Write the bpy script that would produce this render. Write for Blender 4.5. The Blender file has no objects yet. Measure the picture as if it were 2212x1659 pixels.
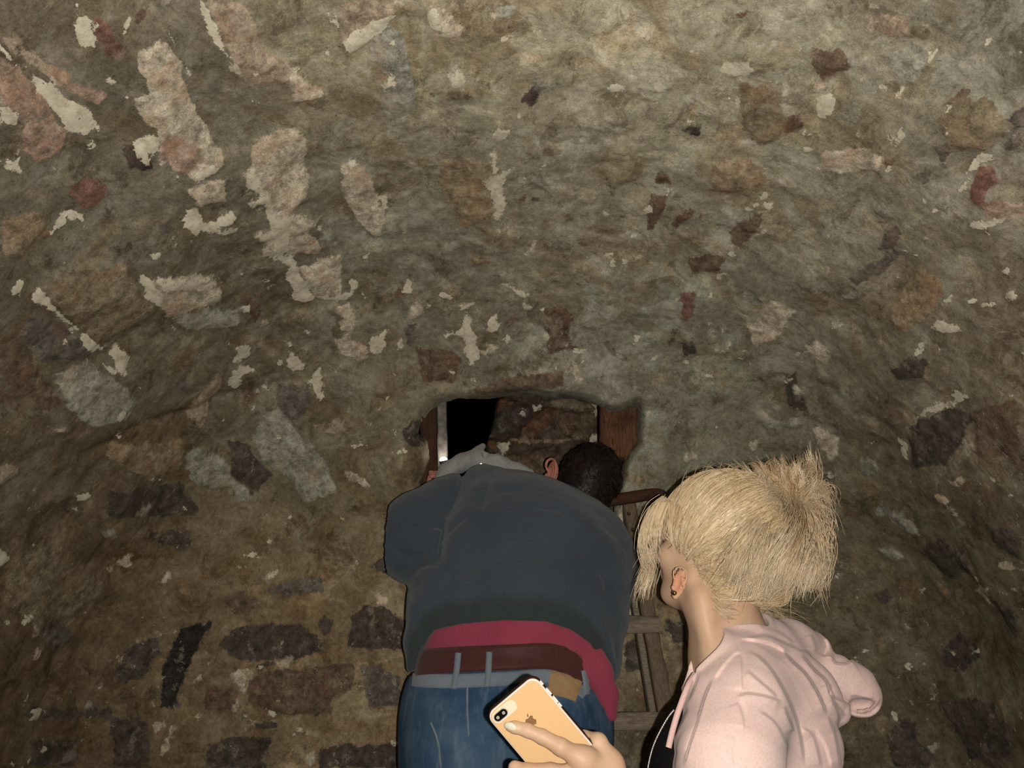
import bpy, math, random
import numpy as np
from mathutils import Vector, Matrix
random.seed(7); rng = np.random.default_rng(11)
SC = bpy.context.scene
COL = SC.collection
# ---------------------------------------------------------------- camera maths
FPX, CX, CY = 1700.0, 1106.0, 829.5
PITCH = math.radians(21.5)
CAM = np.array([0.0, 0.0, 1.40])
FW = np.array([0.0, math.cos(PITCH), math.sin(PITCH)])
UPV = np.array([0.0, -math.sin(PITCH), math.cos(PITCH)])
RT = np.array([1.0, 0.0, 0.0])

def ray(px, py):
    return FW + RT*((px-CX)/FPX) + UPV*((CY-py)/FPX)
def at_depth(px, py, d):
    return CAM + ray(px, py)*d
def at_y(px, py, Y):
    r = ray(px, py); return CAM + r*(Y/r[1])
def mpp(py, Y):                       # metres per pixel at a row, world y
    return Y/ray(CX, py)[1]/FPX
def project(P):
    d = np.asarray(P) - CAM
    w = d @ FW
    w = np.where(np.abs(w) < 1e-6, 1e-6, w)
    return CX + FPX*(d @ RT)/w, CY - FPX*(d @ UPV)/w, w

# ---------------------------------------------------------------- noise
def vnoise(P, seed=0):
    P = np.asarray(P, dtype=np.float64)
    i = np.floor(P).astype(np.int64); f = P - i
    u = f*f*f*(f*(f*6-15)+10)
    def h(a, b, c):
        n = (a*374761393 + b*668265263 + c*1440662683 + seed*974711) & 0xffffffff
        n = ((n ^ (n >> 13))*1274126177) & 0xffffffff
        n = ((n ^ (n >> 15))*2246822519) & 0xffffffff
        return ((n ^ (n >> 16)) & 0xffffff)/float(0xffffff)
    x, y, z = i[..., 0], i[..., 1], i[..., 2]
    ux, uy, uz = u[..., 0], u[..., 1], u[..., 2]
    def lx(b, c): return h(x, b, c)*(1-ux) + h(x+1, b, c)*ux
    def ly(c): return lx(y, c)*(1-uy) + lx(y+1, c)*uy
    return ly(z)*(1-uz) + ly(z+1)*uz
def fbm(P, octaves=4, seed=0, rough=.5):
    a, s, t = 1.0, 0.0, 0.0
    P = np.asarray(P, dtype=np.float64)
    for o in range(octaves):
        s = s + a*(vnoise(P*(2.03**o)+o*17.3, seed+o)-.5); t += a; a *= rough
    return s/t*2

# ---------------------------------------------------------------- 2-D distance helpers
def poly_sd(px, py, poly):            # positive inside
    poly = np.asarray(poly, float)
    d = np.full(px.shape, 1e9); ins = np.zeros(px.shape, bool)
    n = len(poly)
    for k in range(n):
        ax, ay = poly[k]; bx, by = poly[(k+1) % n]
        ex, ey = bx-ax, by-ay
        wx, wy = px-ax, py-ay
        t = np.clip((wx*ex+wy*ey)/(ex*ex+ey*ey+1e-9), 0, 1)
        d = np.minimum(d, (wx-ex*t)**2+(wy-ey*t)**2)
        if abs(ey) > 1e-9:
            c = ((ay > py) != (by > py)) & (px < ex*(py-ay)/ey+ax)
            ins ^= c
    d = np.sqrt(d)
    return np.where(ins, d, -d)
def line_d(px, py, pts):
    d = np.full(px.shape, 1e9)
    for (ax, ay), (bx, by) in zip(pts[:-1], pts[1:]):
        ex, ey = bx-ax, by-ay
        t = np.clip(((px-ax)*ex+(py-ay)*ey)/(ex*ex+ey*ey+1e-9), 0, 1)
        d = np.minimum(d, np.hypot(px-ax-ex*t, py-ay-ey*t))
    return d
def sstep(x, a, b):
    t = np.clip((x-a)/(b-a), 0, 1); return t*t*(3-2*t)

# ---------------------------------------------------------------- signed distance solids
def rcone(P, a, b, ra, rb, sq=None):
    a = np.asarray(a, np.float32); b = np.asarray(b, np.float32)
    if sq is not None:
        s = np.asarray(sq, np.float32); P = P*s; a = a*s; b = b*s
    ab = b-a
    h = np.clip(((P-a) @ ab)/(ab @ ab + 1e-12), 0, 1)
    return np.linalg.norm(P-a-h[..., None]*ab, axis=-1) - (ra+(rb-ra)*h)
def chain(P, pts, k=.02, sq=None):
    d = None
    for (a, ra), (b, rb) in zip(pts[:-1], pts[1:]):
        e = rcone(P, a, b, ra, rb, sq)
        d = e if d is None else smin(d, e, k)
    return d
def ellip(P, c, r, R=None):
    q = P-np.asarray(c, np.float32)
    if R is not None: q = q @ np.asarray(R, np.float32).T      # rows of R = local axes
    r = np.asarray(r, np.float32)
    k0 = np.linalg.norm(q/r, axis=-1); k1 = np.linalg.norm(q/(r*r), axis=-1)+1e-9
    return k0*(k0-1)/k1
def smin(a, b, k):
    h = np.clip(.5+.5*(b-a)/k, 0, 1)
    return b*(1-h)+a*h-k*h*(1-h)
def smax(a, b, k): return -smin(-a, -b, k)

def snet(fn, lo, hi, h, smooth=1):
    lo = np.asarray(lo, float); hi = np.asarray(hi, float)
    ax = [np.arange(lo[i], hi[i]+h, h, dtype=np.float32) for i in range(3)]
    P = np.stack(np.meshgrid(*ax, indexing='ij'), -1)
    f = np.asarray(fn(P), np.float32)
    s = f < 0
    def cr(A, o): return A[o[0]:A.shape[0]-1+o[0], o[1]:A.shape[1]-1+o[1], o[2]:A.shape[2]-1+o[2]]
    corners = [(i, j, k) for i in (0, 1) for j in (0, 1) for k in (0, 1)]
    cnt = sum(cr(s, o).astype(np.int8) for o in corners)
    m = (cnt > 0) & (cnt < 8)
    ijk = np.argwhere(m)
    idx = np.full(m.shape, -1, np.int64); idx[m] = np.arange(len(ijk))
    acc = np.zeros((len(ijk), 3)); n = np.zeros(len(ijk))
    for a in corners:
        for d in range(3):
            if a[d]: continue
            b = list(a); b[d] = 1
            ia = ijk+np.array(a); ib = ijk+np.array(b)
            fa = f[ia[:, 0], ia[:, 1], ia[:, 2]]; fb = f[ib[:, 0], ib[:, 1], ib[:, 2]]
            c = (fa < 0) != (fb < 0)
            t = np.where(c, fa/np.where(c, fa-fb, 1), 0)
            p = ia.astype(float); p[:, d] += t
            acc[c] += p[c]; n[c] += 1
    V = lo + h*acc/n[:, None]
    F = []
    for d in range(3):
        e1, e2 = (d+1) % 3, (d+2) % 3
        sl0 = [slice(None)]*3; sl1 = [slice(None)]*3
        sl0[d] = slice(0, -1); sl1[d] = slice(1, None)
        A = s[tuple(sl0)]; B = s[tuple(sl1)]
        ed = np.argwhere(A != B)
        ok = (ed[:, e1] >= 1) & (ed[:, e2] >= 1) & (ed[:, e1] < s.shape[e1]-1) & (ed[:, e2] < s.shape[e2]-1)
        ed = ed[ok]
        ins = A[ed[:, 0], ed[:, 1], ed[:, 2]]
        def cell(o1, o2):
            q = ed.copy(); q[:, e1] += o1; q[:, e2] += o2
            return idx[q[:, 0], q[:, 1], q[:, 2]]
        q = np.stack([cell(-1, -1), cell(0, -1), cell(0, 0), cell(-1, 0)], 1)
        q[~ins] = q[~ins][:, ::-1]
        F.append(q)
    F = np.concatenate(F)
    if smooth: V = relax(V, F, smooth)
    return V, F
def relax(V, F, it, w=.5):
    E = np.concatenate([F[:, [0, 1]], F[:, [1, 2]], F[:, [2, 3]], F[:, [3, 0]]])
    E = np.concatenate([E, E[:, ::-1]])
    n = np.maximum(np.bincount(E[:, 0], minlength=len(V)), 1)[:, None]
    for _ in range(it):
        A = np.stack([np.bincount(E[:, 0], weights=V[E[:, 1], c], minlength=len(V)) for c in range(3)], 1)
        V = V*(1-w)+A/n*w
    return V
def refine(V, F, fn, it=2):
    """split every quad in four and pull the new points onto the solid's surface"""
    E = np.concatenate([F[:, [0, 1]], F[:, [1, 2]], F[:, [2, 3]], F[:, [3, 0]]]); E.sort(1)
    u, inv = np.unique(E, axis=0, return_inverse=True); inv = inv.reshape(-1)
    n = len(V); m = len(F); em = (inv+n).reshape(4, m)
    fc = np.arange(m)+n+len(u)
    V = np.vstack([V, V[u].mean(1), V[F].mean(1)])
    F = np.concatenate([np.stack([F[:, k], em[k], fc, em[(k-1) % 4]], 1) for k in range(4)])
    for _ in range(it):
        V = V-vnormals(V, F)*np.clip(fn(V.astype(np.float32)), -.004, .004)[:, None]
    return V, F
def vnormals(V, F):
    N = np.cross(V[F[:, 2]]-V[F[:, 0]], V[F[:, 3 if F.shape[1] > 3 else 1]]-V[F[:, 1]]) if F.shape[1] > 3 else np.cross(V[F[:, 1]]-V[F[:, 0]], V[F[:, 2]]-V[F[:, 0]])
    out = np.stack([np.bincount(F.ravel(), weights=np.repeat(N[:, c], F.shape[1]), minlength=len(V)) for c in range(3)], 1)
    return out/np.maximum(np.linalg.norm(out, axis=1), 1e-12)[:, None]

# ---------------------------------------------------------------- mesh objects
def link(o, parent=None):
    COL.objects.link(o)
    if parent is not None: o.parent = parent
    return o
def build_mesh(name, V, F, mat=None, parent=None, smooth=True, attrs=None, normals=None, origin=None):
    V = np.asarray(V, np.float64); F = np.asarray(F, np.int64)
    base = np.zeros(3)
    if origin is not None: base = np.asarray(origin, float)
    me = bpy.data.meshes.new(name)
    nf, k = F.shape
    me.vertices.add(len(V)); me.vertices.foreach_set('co', (V-base).astype(np.float32).ravel())
    me.loops.add(nf*k); me.loops.foreach_set('vertex_index', F.astype(np.int32).ravel())
    me.polygons.add(nf)
    me.polygons.foreach_set('loop_start', np.arange(0, nf*k, k, dtype=np.int32))
    me.update(calc_edges=True); me.validate()
    me.polygons.foreach_set('use_smooth', np.full(len(me.polygons), smooth, dtype=bool))
    if attrs:
        for an, av in attrs.items():
            av = np.asarray(av, np.float32)
            if av.ndim == 1:
                a = me.attributes.new(an, 'FLOAT', 'POINT'); a.data.foreach_set('value', av)
            else:
                a = me.attributes.new(an, 'FLOAT_COLOR', 'POINT')
                c4 = np.ones((len(av), 4), np.float32); c4[:, :3] = av
                a.data.foreach_set('color', c4.ravel())
    if normals is not None:
        me.normals_split_custom_set_from_vertices(np.asarray(normals, np.float32))
    if mat is not None: me.materials.append(mat)
    o = bpy.data.objects.new(name, me)
    link(o, parent)
    if origin is not None:
        pl = np.array(parent.location) if parent is not None else np.zeros(3)
        o.location = base-pl
    elif parent is not None:
        o.location = -np.array(parent.location)
    return o
def empty(name, loc):
    o = bpy.data.objects.new(name, None); o.empty_display_size = .05
    o.location = tuple(loc); return link(o)
def tag(o, label=None, cat=None, group=None, kind=None):
    if label: o['label'] = label
    if cat: o['category'] = cat
    if group: o['group'] = group
    if kind: o['kind'] = kind
    return o
def tube(pts, rad, sides=8, caps=True):
    pts = np.asarray(pts, float); n = len(pts)
    rad = np.full(n, rad, float) if np.isscalar(rad) else np.asarray(rad, float)
    T = np.gradient(pts, axis=0); T /= np.linalg.norm(T, axis=1)[:, None]+1e-12
    ref = np.array([0, 0, 1.0]) if abs(T[0][2]) < .9 else np.array([1.0, 0, 0])
    A = np.cross(T, ref); A /= np.linalg.norm(A, axis=1)[:, None]+1e-12
    B = np.cross(T, A)
    th = np.arange(sides)*2*math.pi/sides
    V = pts[:, None]+rad[:, None, None]*(A[:, None]*np.cos(th)[None, :, None]+B[:, None]*np.sin(th)[None, :, None])
    V = V.reshape(-1, 3)
    F = [(i*sides+j, (i+1)*sides+j, (i+1)*sides+(j+1) % sides, i*sides+(j+1) % sides) for i in range(n-1) for j in range(sides)]
    if caps:
        c0 = len(V); V = np.vstack([V, pts[:1], pts[-1:]])
        F += [(c0, j, (j+1) % sides, (j+1) % sides) for j in range(sides)]
        F += [(c0+1, (n-1)*sides+(j+1) % sides, (n-1)*sides+j, (n-1)*sides+j) for j in range(sides)]
    return V, np.array(F)
def spline(pts, n):                   # Catmull-Rom through points
    P = np.asarray(pts, float); P = np.vstack([2*P[0]-P[1], P, 2*P[-1]-P[-2]])
    m = len(P)-3; t = np.linspace(0, m-1e-6, n); i = t.astype(int); f = (t-i)[:, None]
    a, b, c, d = P[i], P[i+1], P[i+2], P[i+3]
    return .5*((2*b)+(-a+c)*f+(2*a-5*b+4*c-d)*f*f+(-a+3*b-3*c+d)*f**3)
def poly_mesh(name, V, faces, mat, parent=None, smooth=False, bevel=0, seg=2):
    me = bpy.data.meshes.new(name); me.from_pydata([tuple(v) for v in V], [], faces); me.update()
    if bevel:
        import bmesh
        bm = bmesh.new(); bm.from_mesh(me)
        bmesh.ops.recalc_face_normals(bm, faces=bm.faces[:])
        bmesh.ops.bevel(bm, geom=bm.edges[:], offset=bevel, segments=seg, profile=.5, affect='EDGES')
        bm.to_mesh(me); bm.free()
    me.polygons.foreach_set('use_smooth', np.full(len(me.polygons), smooth, dtype=bool))
    me.materials.append(mat)
    o = bpy.data.objects.new(name, me); link(o, parent)
    if parent is not None: o.location = -np.array(parent.location)
    return o
def beam(p0, p1, side, w, t, n=24, wob=.003, seed=0, rings=6):
    """hand-hewn timber between two points: w wide along 'side', t thick, slightly wavy arrises"""
    p0 = np.asarray(p0, float); p1 = np.asarray(p1, float)
    ax = p1-p0; L = np.linalg.norm(ax); ax /= L
    s = np.asarray(side, float); s -= ax*(s@ax); s /= np.linalg.norm(s); q = np.cross(ax, s)
    m = rings*4; V = []
    for i in range(n):
        c = p0+ax*L*i/(n-1)
        for e in range(m):
            a = 2*math.pi*e/m; ca, sa = math.cos(a), math.sin(a)
            r = (abs(ca)**7+abs(sa)**7)**(-1/7)
            V.append(c+s*ca*r*w/2+q*sa*r*t/2)
    V = np.array(V)
    V += (fbm(V*[14, 14, 14], 3, seed)*wob)[:, None]*np.sign(((V-p0)@s))[:, None]*s + (fbm(V*16+9, 3, seed+3)*wob)[:, None]*q
    F = [(i*m+j, i*m+(j+1) % m, (i+1)*m+(j+1) % m, (i+1)*m+j) for i in range(n-1) for j in range(m)]
    c0 = len(V); V = np.vstack([V, p0, p1])
    F += [(c0, (j+1) % m, j, j) for j in range(m)] + [(c0+1, (n-1)*m+j, (n-1)*m+(j+1) % m, (n-1)*m+(j+1) % m) for j in range(m)]
    return V, np.array(F)
# ---------------------------------------------------------------- materials
class NT:
    def __init__(s, name):
        s.m = bpy.data.materials.new(name); s.m.use_nodes = True
        s.t = s.m.node_tree; s.t.nodes.clear()
        s.out = s.n('ShaderNodeOutputMaterial'); s.b = s.n('ShaderNodeBsdfPrincipled')
        s.l(s.b.outputs[0], s.out.inputs[0])
    def n(s, ty, **kw):
        d = s.t.nodes.new(ty)
        for k, v in kw.items(): setattr(d, k, v)
        return d
    def l(s, a, b): s.t.links.new(a, b)
    def val(s, sock, v):
        if hasattr(v, 'is_linked') or isinstance(v, bpy.types.NodeSocket): s.l(v, sock)
        else: sock.default_value = v
    def obj(s, scale=(1, 1, 1), rot=(0, 0, 0)):
        tc = s.n('ShaderNodeTexCoord'); mp = s.n('ShaderNodeMapping')
        mp.inputs['Scale'].default_value = scale; mp.inputs['Rotation'].default_value = rot
        s.l(tc.outputs['Object'], mp.inputs[0]); return mp.outputs[0]
    def noise(s, vec, scale, detail=4, rough=.5, dist=0):
        d = s.n('ShaderNodeTexNoise'); s.l(vec, d.inputs['Vector'])
        d.inputs['Scale'].default_value = scale; d.inputs['Detail'].default_value = detail
        d.inputs['Roughness'].default_value = rough; d.inputs['Distortion'].default_value = dist
        return d.outputs['Fac']
    def rng(s, v, a, b, c=0, d=1, smooth=True):
        m = s.n('ShaderNodeMapRange'); m.clamp = True
        if smooth: m.interpolation_type = 'SMOOTHSTEP'
        s.l(v, m.inputs[0])
        for i, x in zip((1, 2, 3, 4), (a, b, c, d)): m.inputs[i].default_value = x
        return m.outputs[0]
    def math(s, op, a, b=0.0):
        m = s.n('ShaderNodeMath', operation=op)
        s.val(m.inputs[0], a); s.val(m.inputs[1], b); return m.outputs[0]
    def mix(s, f, a, b, blend='MIX'):
        m = s.n('ShaderNodeMix', data_type='RGBA', blend_type=blend)
        s.val(m.inputs[0], f)
        for i, x in ((6, a), (7, b)):
            if isinstance(x, (tuple, list)): m.inputs[i].default_value = (*x[:3], 1)
            else: s.l(x, m.inputs[i])
        return m.outputs[2]
    def attr(s, name):
        a = s.n('ShaderNodeAttribute'); a.attribute_name = name; return a
    def bump(s, h, strength=.5, dist=.01, nrm=None):
        b = s.n('ShaderNodeBump'); b.inputs['Strength'].default_value = strength
        b.inputs['Distance'].default_value = dist; s.l(h, b.inputs['Height'])
        if nrm is not None: s.l(nrm, b.inputs['Normal'])
        return b.outputs[0]
    def fin(s, col=None, rough=.8, spec=.3, nrm=None, metal=0, **kw):
        if col is not None:
            if isinstance(col, (tuple, list)): s.b.inputs['Base Color'].default_value = (*col[:3], 1)
            else: s.l(col, s.b.inputs['Base Color'])
        s.val(s.b.inputs['Roughness'], rough); s.b.inputs['Specular IOR Level'].default_value = spec
        s.b.inputs['Metallic'].default_value = metal
        if nrm is not None: s.l(nrm, s.b.inputs['Normal'])
        for k, v in kw.items(): s.val(s.b.inputs[k], v)
        return s.m

def stone_mat(name, base_a, base_b, base_c, speck=.5, lime=True):
    """lime-plastered rubble: attributes carry each stone's / lime patch's own colour and edge distance"""
    n = NT(name); v = n.obj()
    big = n.noise(v, 2.3, 6, .6, .6)
    mid = n.noise(v, 11, 8, .72, .7)
    fine = n.noise(v, 70, 7, .78)
    grain = n.noise(v, 330, 3, .7)
    stroke = n.noise(n.obj((5, 24, 13), (.5, .3, .9)), 1.0, 6, .68, 1.0)
    sub = lambda a: n.math('SUBTRACT', a, .5)
    mul_ = lambda a, k: n.math('MULTIPLY', a, k)
    col = n.mix(n.rng(big, .38, .62), base_a, base_b)
    col = n.mix(n.rng(mid, .45, .62), col, base_c)
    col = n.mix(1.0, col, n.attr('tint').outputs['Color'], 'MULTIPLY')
    k = n.math('ADD', mul_(sub(stroke), .45), mul_(sub(fine), 1.95))
    k = n.math('ADD', k, mul_(sub(mid), 1.25)); k = n.math('ADD', k, mul_(sub(grain), 1.3))
    b1 = n.noise(v, 8.5, 9, .72, .4); b2 = n.noise(n.obj((1, 1, 1), (.4, .2, 1)), 12, 8, .74, .7); b3 = n.noise(n.obj((1, 1, 1), (1.4, .2, .3)), 5, 8, .70, .6)
    col = n.mix(mul_(n.rng(b3, .53, .575), .7), col, n.mix(1.0, col, (.86, .745, .63), 'MULTIPLY'))
    col = n.mix(mul_(n.rng(b1, .555, .58), .62), col, n.mix(1.0, col, (1.42, 1.36, 1.28), 'MULTIPLY'))
    col = n.mix(mul_(n.rng(b2, .555, .60), .75), col, n.mix(1.0, col, (.56, .52, .48), 'MULTIPLY'))
    # single stones: ragged but definite edges, mottled faces with paler crust
    edge = sub(n.noise(v, 34, 7, .70, .3))
    sd = n.math('ADD', n.attr('stone_d').outputs['Fac'], mul_(edge, 42))
    ms = n.rng(sd, -2.2, 2.8)
    sc = n.attr('stone').outputs['Color']
    scol = n.mix(n.rng(n.noise(v, 42, 7, .74, .3), .34, .66), n.mix(1.0, sc, (.56, .53, .49), 'MULTIPLY'), n.mix(1.0, sc, (1.34, 1.33, 1.30), 'MULTIPLY'))
    scol = n.mix(mul_(n.rng(n.noise(n.obj((1, 1, 1), (.2, 1.1, .5)), 16, 8, .7), .50, .60), .55), scol, n.mix(1.0, sc, (1.08, .84, .71), 'MULTIPLY'))
    scol = n.mix(mul_(n.rng(n.noise(n.obj((1, 1, 1), (1.2, .1, .5)), 27, 6, .74), .57, .60), .45), scol, n.mix(.5, sc, (.62, .54, .41)))
    col = n.mix(ms, col, scol)
    # flecks of lime and pits
    fl = n.noise(v, 38, 7, .66, .3); patchy = n.noise(v, 3.1, 3, .5)
    thr = n.math('ADD', fl, mul_(sub(patchy), .32))
    mf = mul_(n.rng(thr, .665, .68), speck)
    col = n.mix(mf, col, n.mix(n.rng(fine, .35, .65), n.mix(1.0, col, (1.5, 1.45, 1.35), 'MULTIPLY'), (.56, .50, .39)))
    pit = n.rng(n.noise(v, 85, 5, .66), .31, .27)
    col = n.mix(mul_(pit, .6), col, (.05, .04, .03))
    cm = n.n('ShaderNodeVectorMath', operation='SCALE'); n.l(col, cm.inputs[0]); n.l(n.math('ADD', k, 1.0), cm.inputs[3])
    col = cm.outputs[0]
    # lime patches
    e2 = n.math('ADD', sub(n.noise(v, 34, 7, .70, .2)), mul_(sub(n.noise(v, 110, 5, .72)), .35))
    ld = n.math('ADD', n.attr('lime_d').outputs['Fac'], mul_(e2, 40))
    ml = n.rng(ld, -1.0, 1.0)
    lm = n.attr('lime').outputs['Color']
    lc = n.mix(n.rng(n.noise(v, 60, 6, .76), .30, .62), n.mix(1.0, lm, (.66, .62, .56), 'MULTIPLY'), lm)
    lc = n.mix(mul_(n.rng(n.noise(v, 105, 4, .6), .335, .29), .85), lc, (.10, .085, .065))
    col = n.mix(ml, col, lc)
    h = n.math('ADD', mul_(mid, .30), mul_(fine, .42))
    h = n.math('ADD', h, mul_(ml, .20))
    h = n.math('SUBTRACT', h, mul_(pit, .45))
    return n.fin(col, .9, .18, n.bump(h, .6, .010))

M_vault = stone_mat('lime_plaster_rubble', (.385, .350, .262), (.315, .275, .205), (.43, .405, .33), .9)
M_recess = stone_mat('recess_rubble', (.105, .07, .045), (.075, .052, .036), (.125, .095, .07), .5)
M_void = NT('unlit_passage').fin((.012, .011, .010), .95, .05)  # near-black colour stands in for the lack of light down the passage

def wood_mat(name, a, b, along=(1, 1, 1), dark=(.02, .012, .008)):
    n = NT(name); v = n.obj(along)
    g = n.noise(v, 22, 8, .65, 1.2); w = n.noise(n.obj(), 9, 5, .6)
    col = n.mix(n.rng(g, .32, .68), a, b)
    col = n.mix(n.math('MULTIPLY', n.rng(w, .52, .68), .55), col, dark)
    col = n.mix(n.math('MULTIPLY', n.rng(n.noise(v, 45, 6, .7), .62, .72), .6), col, (.34, .27, .2))
    return n.fin(col, .72, .3, n.bump(g, .6, .006))
M_post = wood_mat('rough_red_timber', (.11, .045, .022), (.25, .115, .06), (11, 11, 1.0))
M_postdark = wood_mat('dark_timber', (.06, .027, .016), (.12, .052, .03), (9, 9, 1.1))
M_ladder = wood_mat('ladder_timber', (.155, .10, .062), (.265, .195, .135), (8, 8, 1))
M_rung = wood_mat('rung_timber', (.20, .145, .10), (.35, .285, .215), (1, 8, 8))
M_bar = wood_mat('worn_bar', (.055, .022, .014), (.1, .042, .026), (1.5, 8, 8))
def pole_m():
    n = NT('pale_pole'); v = n.obj()
    c = n.mix(n.rng(n.noise(v, 30, 5, .6), .35, .65), (.16, .135, .115), (.34, .30, .27))
    return n.fin(c, .7, .3, n.bump(n.noise(v, 60, 4), .3, .004))
M_pole = pole_m()

def cloth(name, a, b, weave=900, bump=.25, rough=.9, big=7, sheen=.2, rib=None):
    n = NT(name); v = n.obj()
    c = n.mix(n.rng(n.noise(v, big, 5, .55, .3), .32, .68), a, b)
    if rib: c = n.mix(n.attr('rib').outputs['Fac'], c, rib)
    f = n.noise(v, weave*.6, 2, .5)
    c = n.mix(1.0, c, n.mix(f, (.78, .78, .78), (1.22, 1.22, 1.22)), 'MULTIPLY')
    return n.fin(c, rough, .15, n.bump(f, bump, .0012), **{'Sheen Weight': sheen, 'Sheen Roughness': .6})
M_jacket = cloth('blue_grey_jacket', (.044, .060, .079), (.056, .074, .095), rib=(.037, .049, .048))
M_red = cloth('raspberry_lining', (.30, .043, .078), (.36, .055, .095))
M_hoodg = cloth('grey_collar', (.25, .25, .24), (.36, .35, .33))
M_pink = cloth('pale_pink_fleece', (.91, .64, .585), (.93, .67, .615), 700, .15, .95, 5)
M_pinkd = cloth('pink_cord', (.78, .50, .45), (.82, .54, .49))
M_black = cloth('gap_shade_top', (.004, .0035, .0035), (.006, .005, .005), sheen=0)
def denim():
    n = NT('blue_denim'); v = n.obj()
    c = n.mix(n.rng(n.noise(v, 8, 6, .6, .4), .35, .68), (.036, .080, .150), (.085, .145, .225))
    c = n.mix(n.math('MULTIPLY', n.rng(n.noise(n.obj((16, 16, 2.2)), 3, 6, .65, .4), .50, .72), .45), c, (.20, .25, .31))
    f = n.noise(n.obj((900, 900, 220)), 1, 2)
    c = n.mix(1.0, c, n.mix(f, (.75, .75, .75), (1.25, 1.25, 1.25)), 'MULTIPLY')
    return n.fin(c, .9, .12, n.bump(f, .2, .001))
M_denim = denim()
M_denimp = cloth('faded_denim_trim', (.16, .20, .25), (.24, .28, .32))
M_belt = cloth('oxblood_belt', (.062, .016, .014), (.085, .024, .02), 300, .2, .55)
M_patch = cloth('tan_leather_patch', (.37, .22, .10), (.44, .27, .13), 200, .15, .7)
M_jeans2 = cloth('dark_trousers', (.03, .035, .05), (.04, .045, .06))
M_shoe = cloth('dark_shoe', (.02, .018, .017), (.03, .027, .025), 200)

def skin(name, a, b, sss=.12):
    n = NT(name); v = n.obj()
    c = n.mix(n.rng(n.noise(v, 24, 4, .55), .35, .65), a, b)
    c = n.mix(n.math('MULTIPLY', n.rng(n.noise(v, 7, 3, .5), .5, .7), .35), c, (a[0]*.98, a[1]*.72, a[2]*.62))
    c = n.mix(n.attr('blush').outputs['Fac'], c, (a[0]*1.0, a[1]*.66, a[2]*.58))
    return n.fin(c, .5, .35, n.bump(n.noise(v, 420, 3), .12, .0006), **{'Subsurface Weight': sss, 'Subsurface Radius': (.008, .003, .0015), 'Subsurface Scale': .6})
M_skin_w = skin('fair_skin', (.62, .395, .255), (.68, .445, .30))
M_skin_m = skin('ruddy_skin', (.50, .20, .14), (.56, .25, .18))
def hair(name, root, tip, rough=.38, spec=.5):
    n = NT(name); t = n.attr('tone').outputs['Fac']; v = n.obj()
    c = n.mix(t, root, tip)
    c = n.mix(1.0, c, n.mix(n.noise(v, 40, 4, .6), (.72, .7, .66), (1.25, 1.25, 1.25)), 'MULTIPLY')
    return n.fin(c, rough, spec, n.bump(n.noise(v, 300, 3), .3, .001))
M_blond = hair('blonde_hair', (.46, .26, .105), (.94, .76, .53), .38, .55)
M_dark = hair('dark_brown_hair', (.010, .006, .006), (.028, .016, .015), .5, .3)
M_gold = NT('gold_metal').fin((.55, .36, .14), .18, .5, None, 1)
M_steel = NT('zip_metal').fin((.75, .72, .68), .22, .5, None, 1)
M_nail = NT('white_nail').fin((.86, .78, .62), .25, .5)
M_phone = NT('gold_phone_back').fin((.80, .50, .245), .42, .4)
M_phonedge = NT('case_edge_shadow').fin((.045, .012, .006), .3, .4)  # shadow outline round the phone painted as a dark edge colour
M_case = NT('case_rim_highlight').fin((.93, .82, .74), .16, .6)  # lightened so the colour carries the bright specular strip on the edge
M_phonewhite = NT('cutout_reflection').fin((.90, .74, .56), .35, .4)  # flash reflection round the lens painted as a pale colour
M_lensblk = NT('black_lens_glass').fin((.006, .006, .006), .08, .6)
M_lensring = NT('lens_glint').fin((.45, .40, .33), .2, .5)
M_logo = NT('logo_dark_gold').fin((.27, .135, .055), .4, .5)
M_screen = NT('phone_screen').fin((.008, .008, .009), .1, .5)
M_torchbody = NT('torch_body').fin((.05, .05, .05), .4, .5)
M_iron = NT('rusty_nail').fin((.10, .06, .045), .6, .4, None, .6)
def emis(name, c, s):
    n = NT(name); return n.fin((.9, .9, .9), .4, .3, None, 0, **{'Emission Color': (*c, 1), 'Emission Strength': s})
M_glow = emis('torch_and_glint', (1, .97, .90), 14)  # shared by the torch lens and the added collar glint
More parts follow.
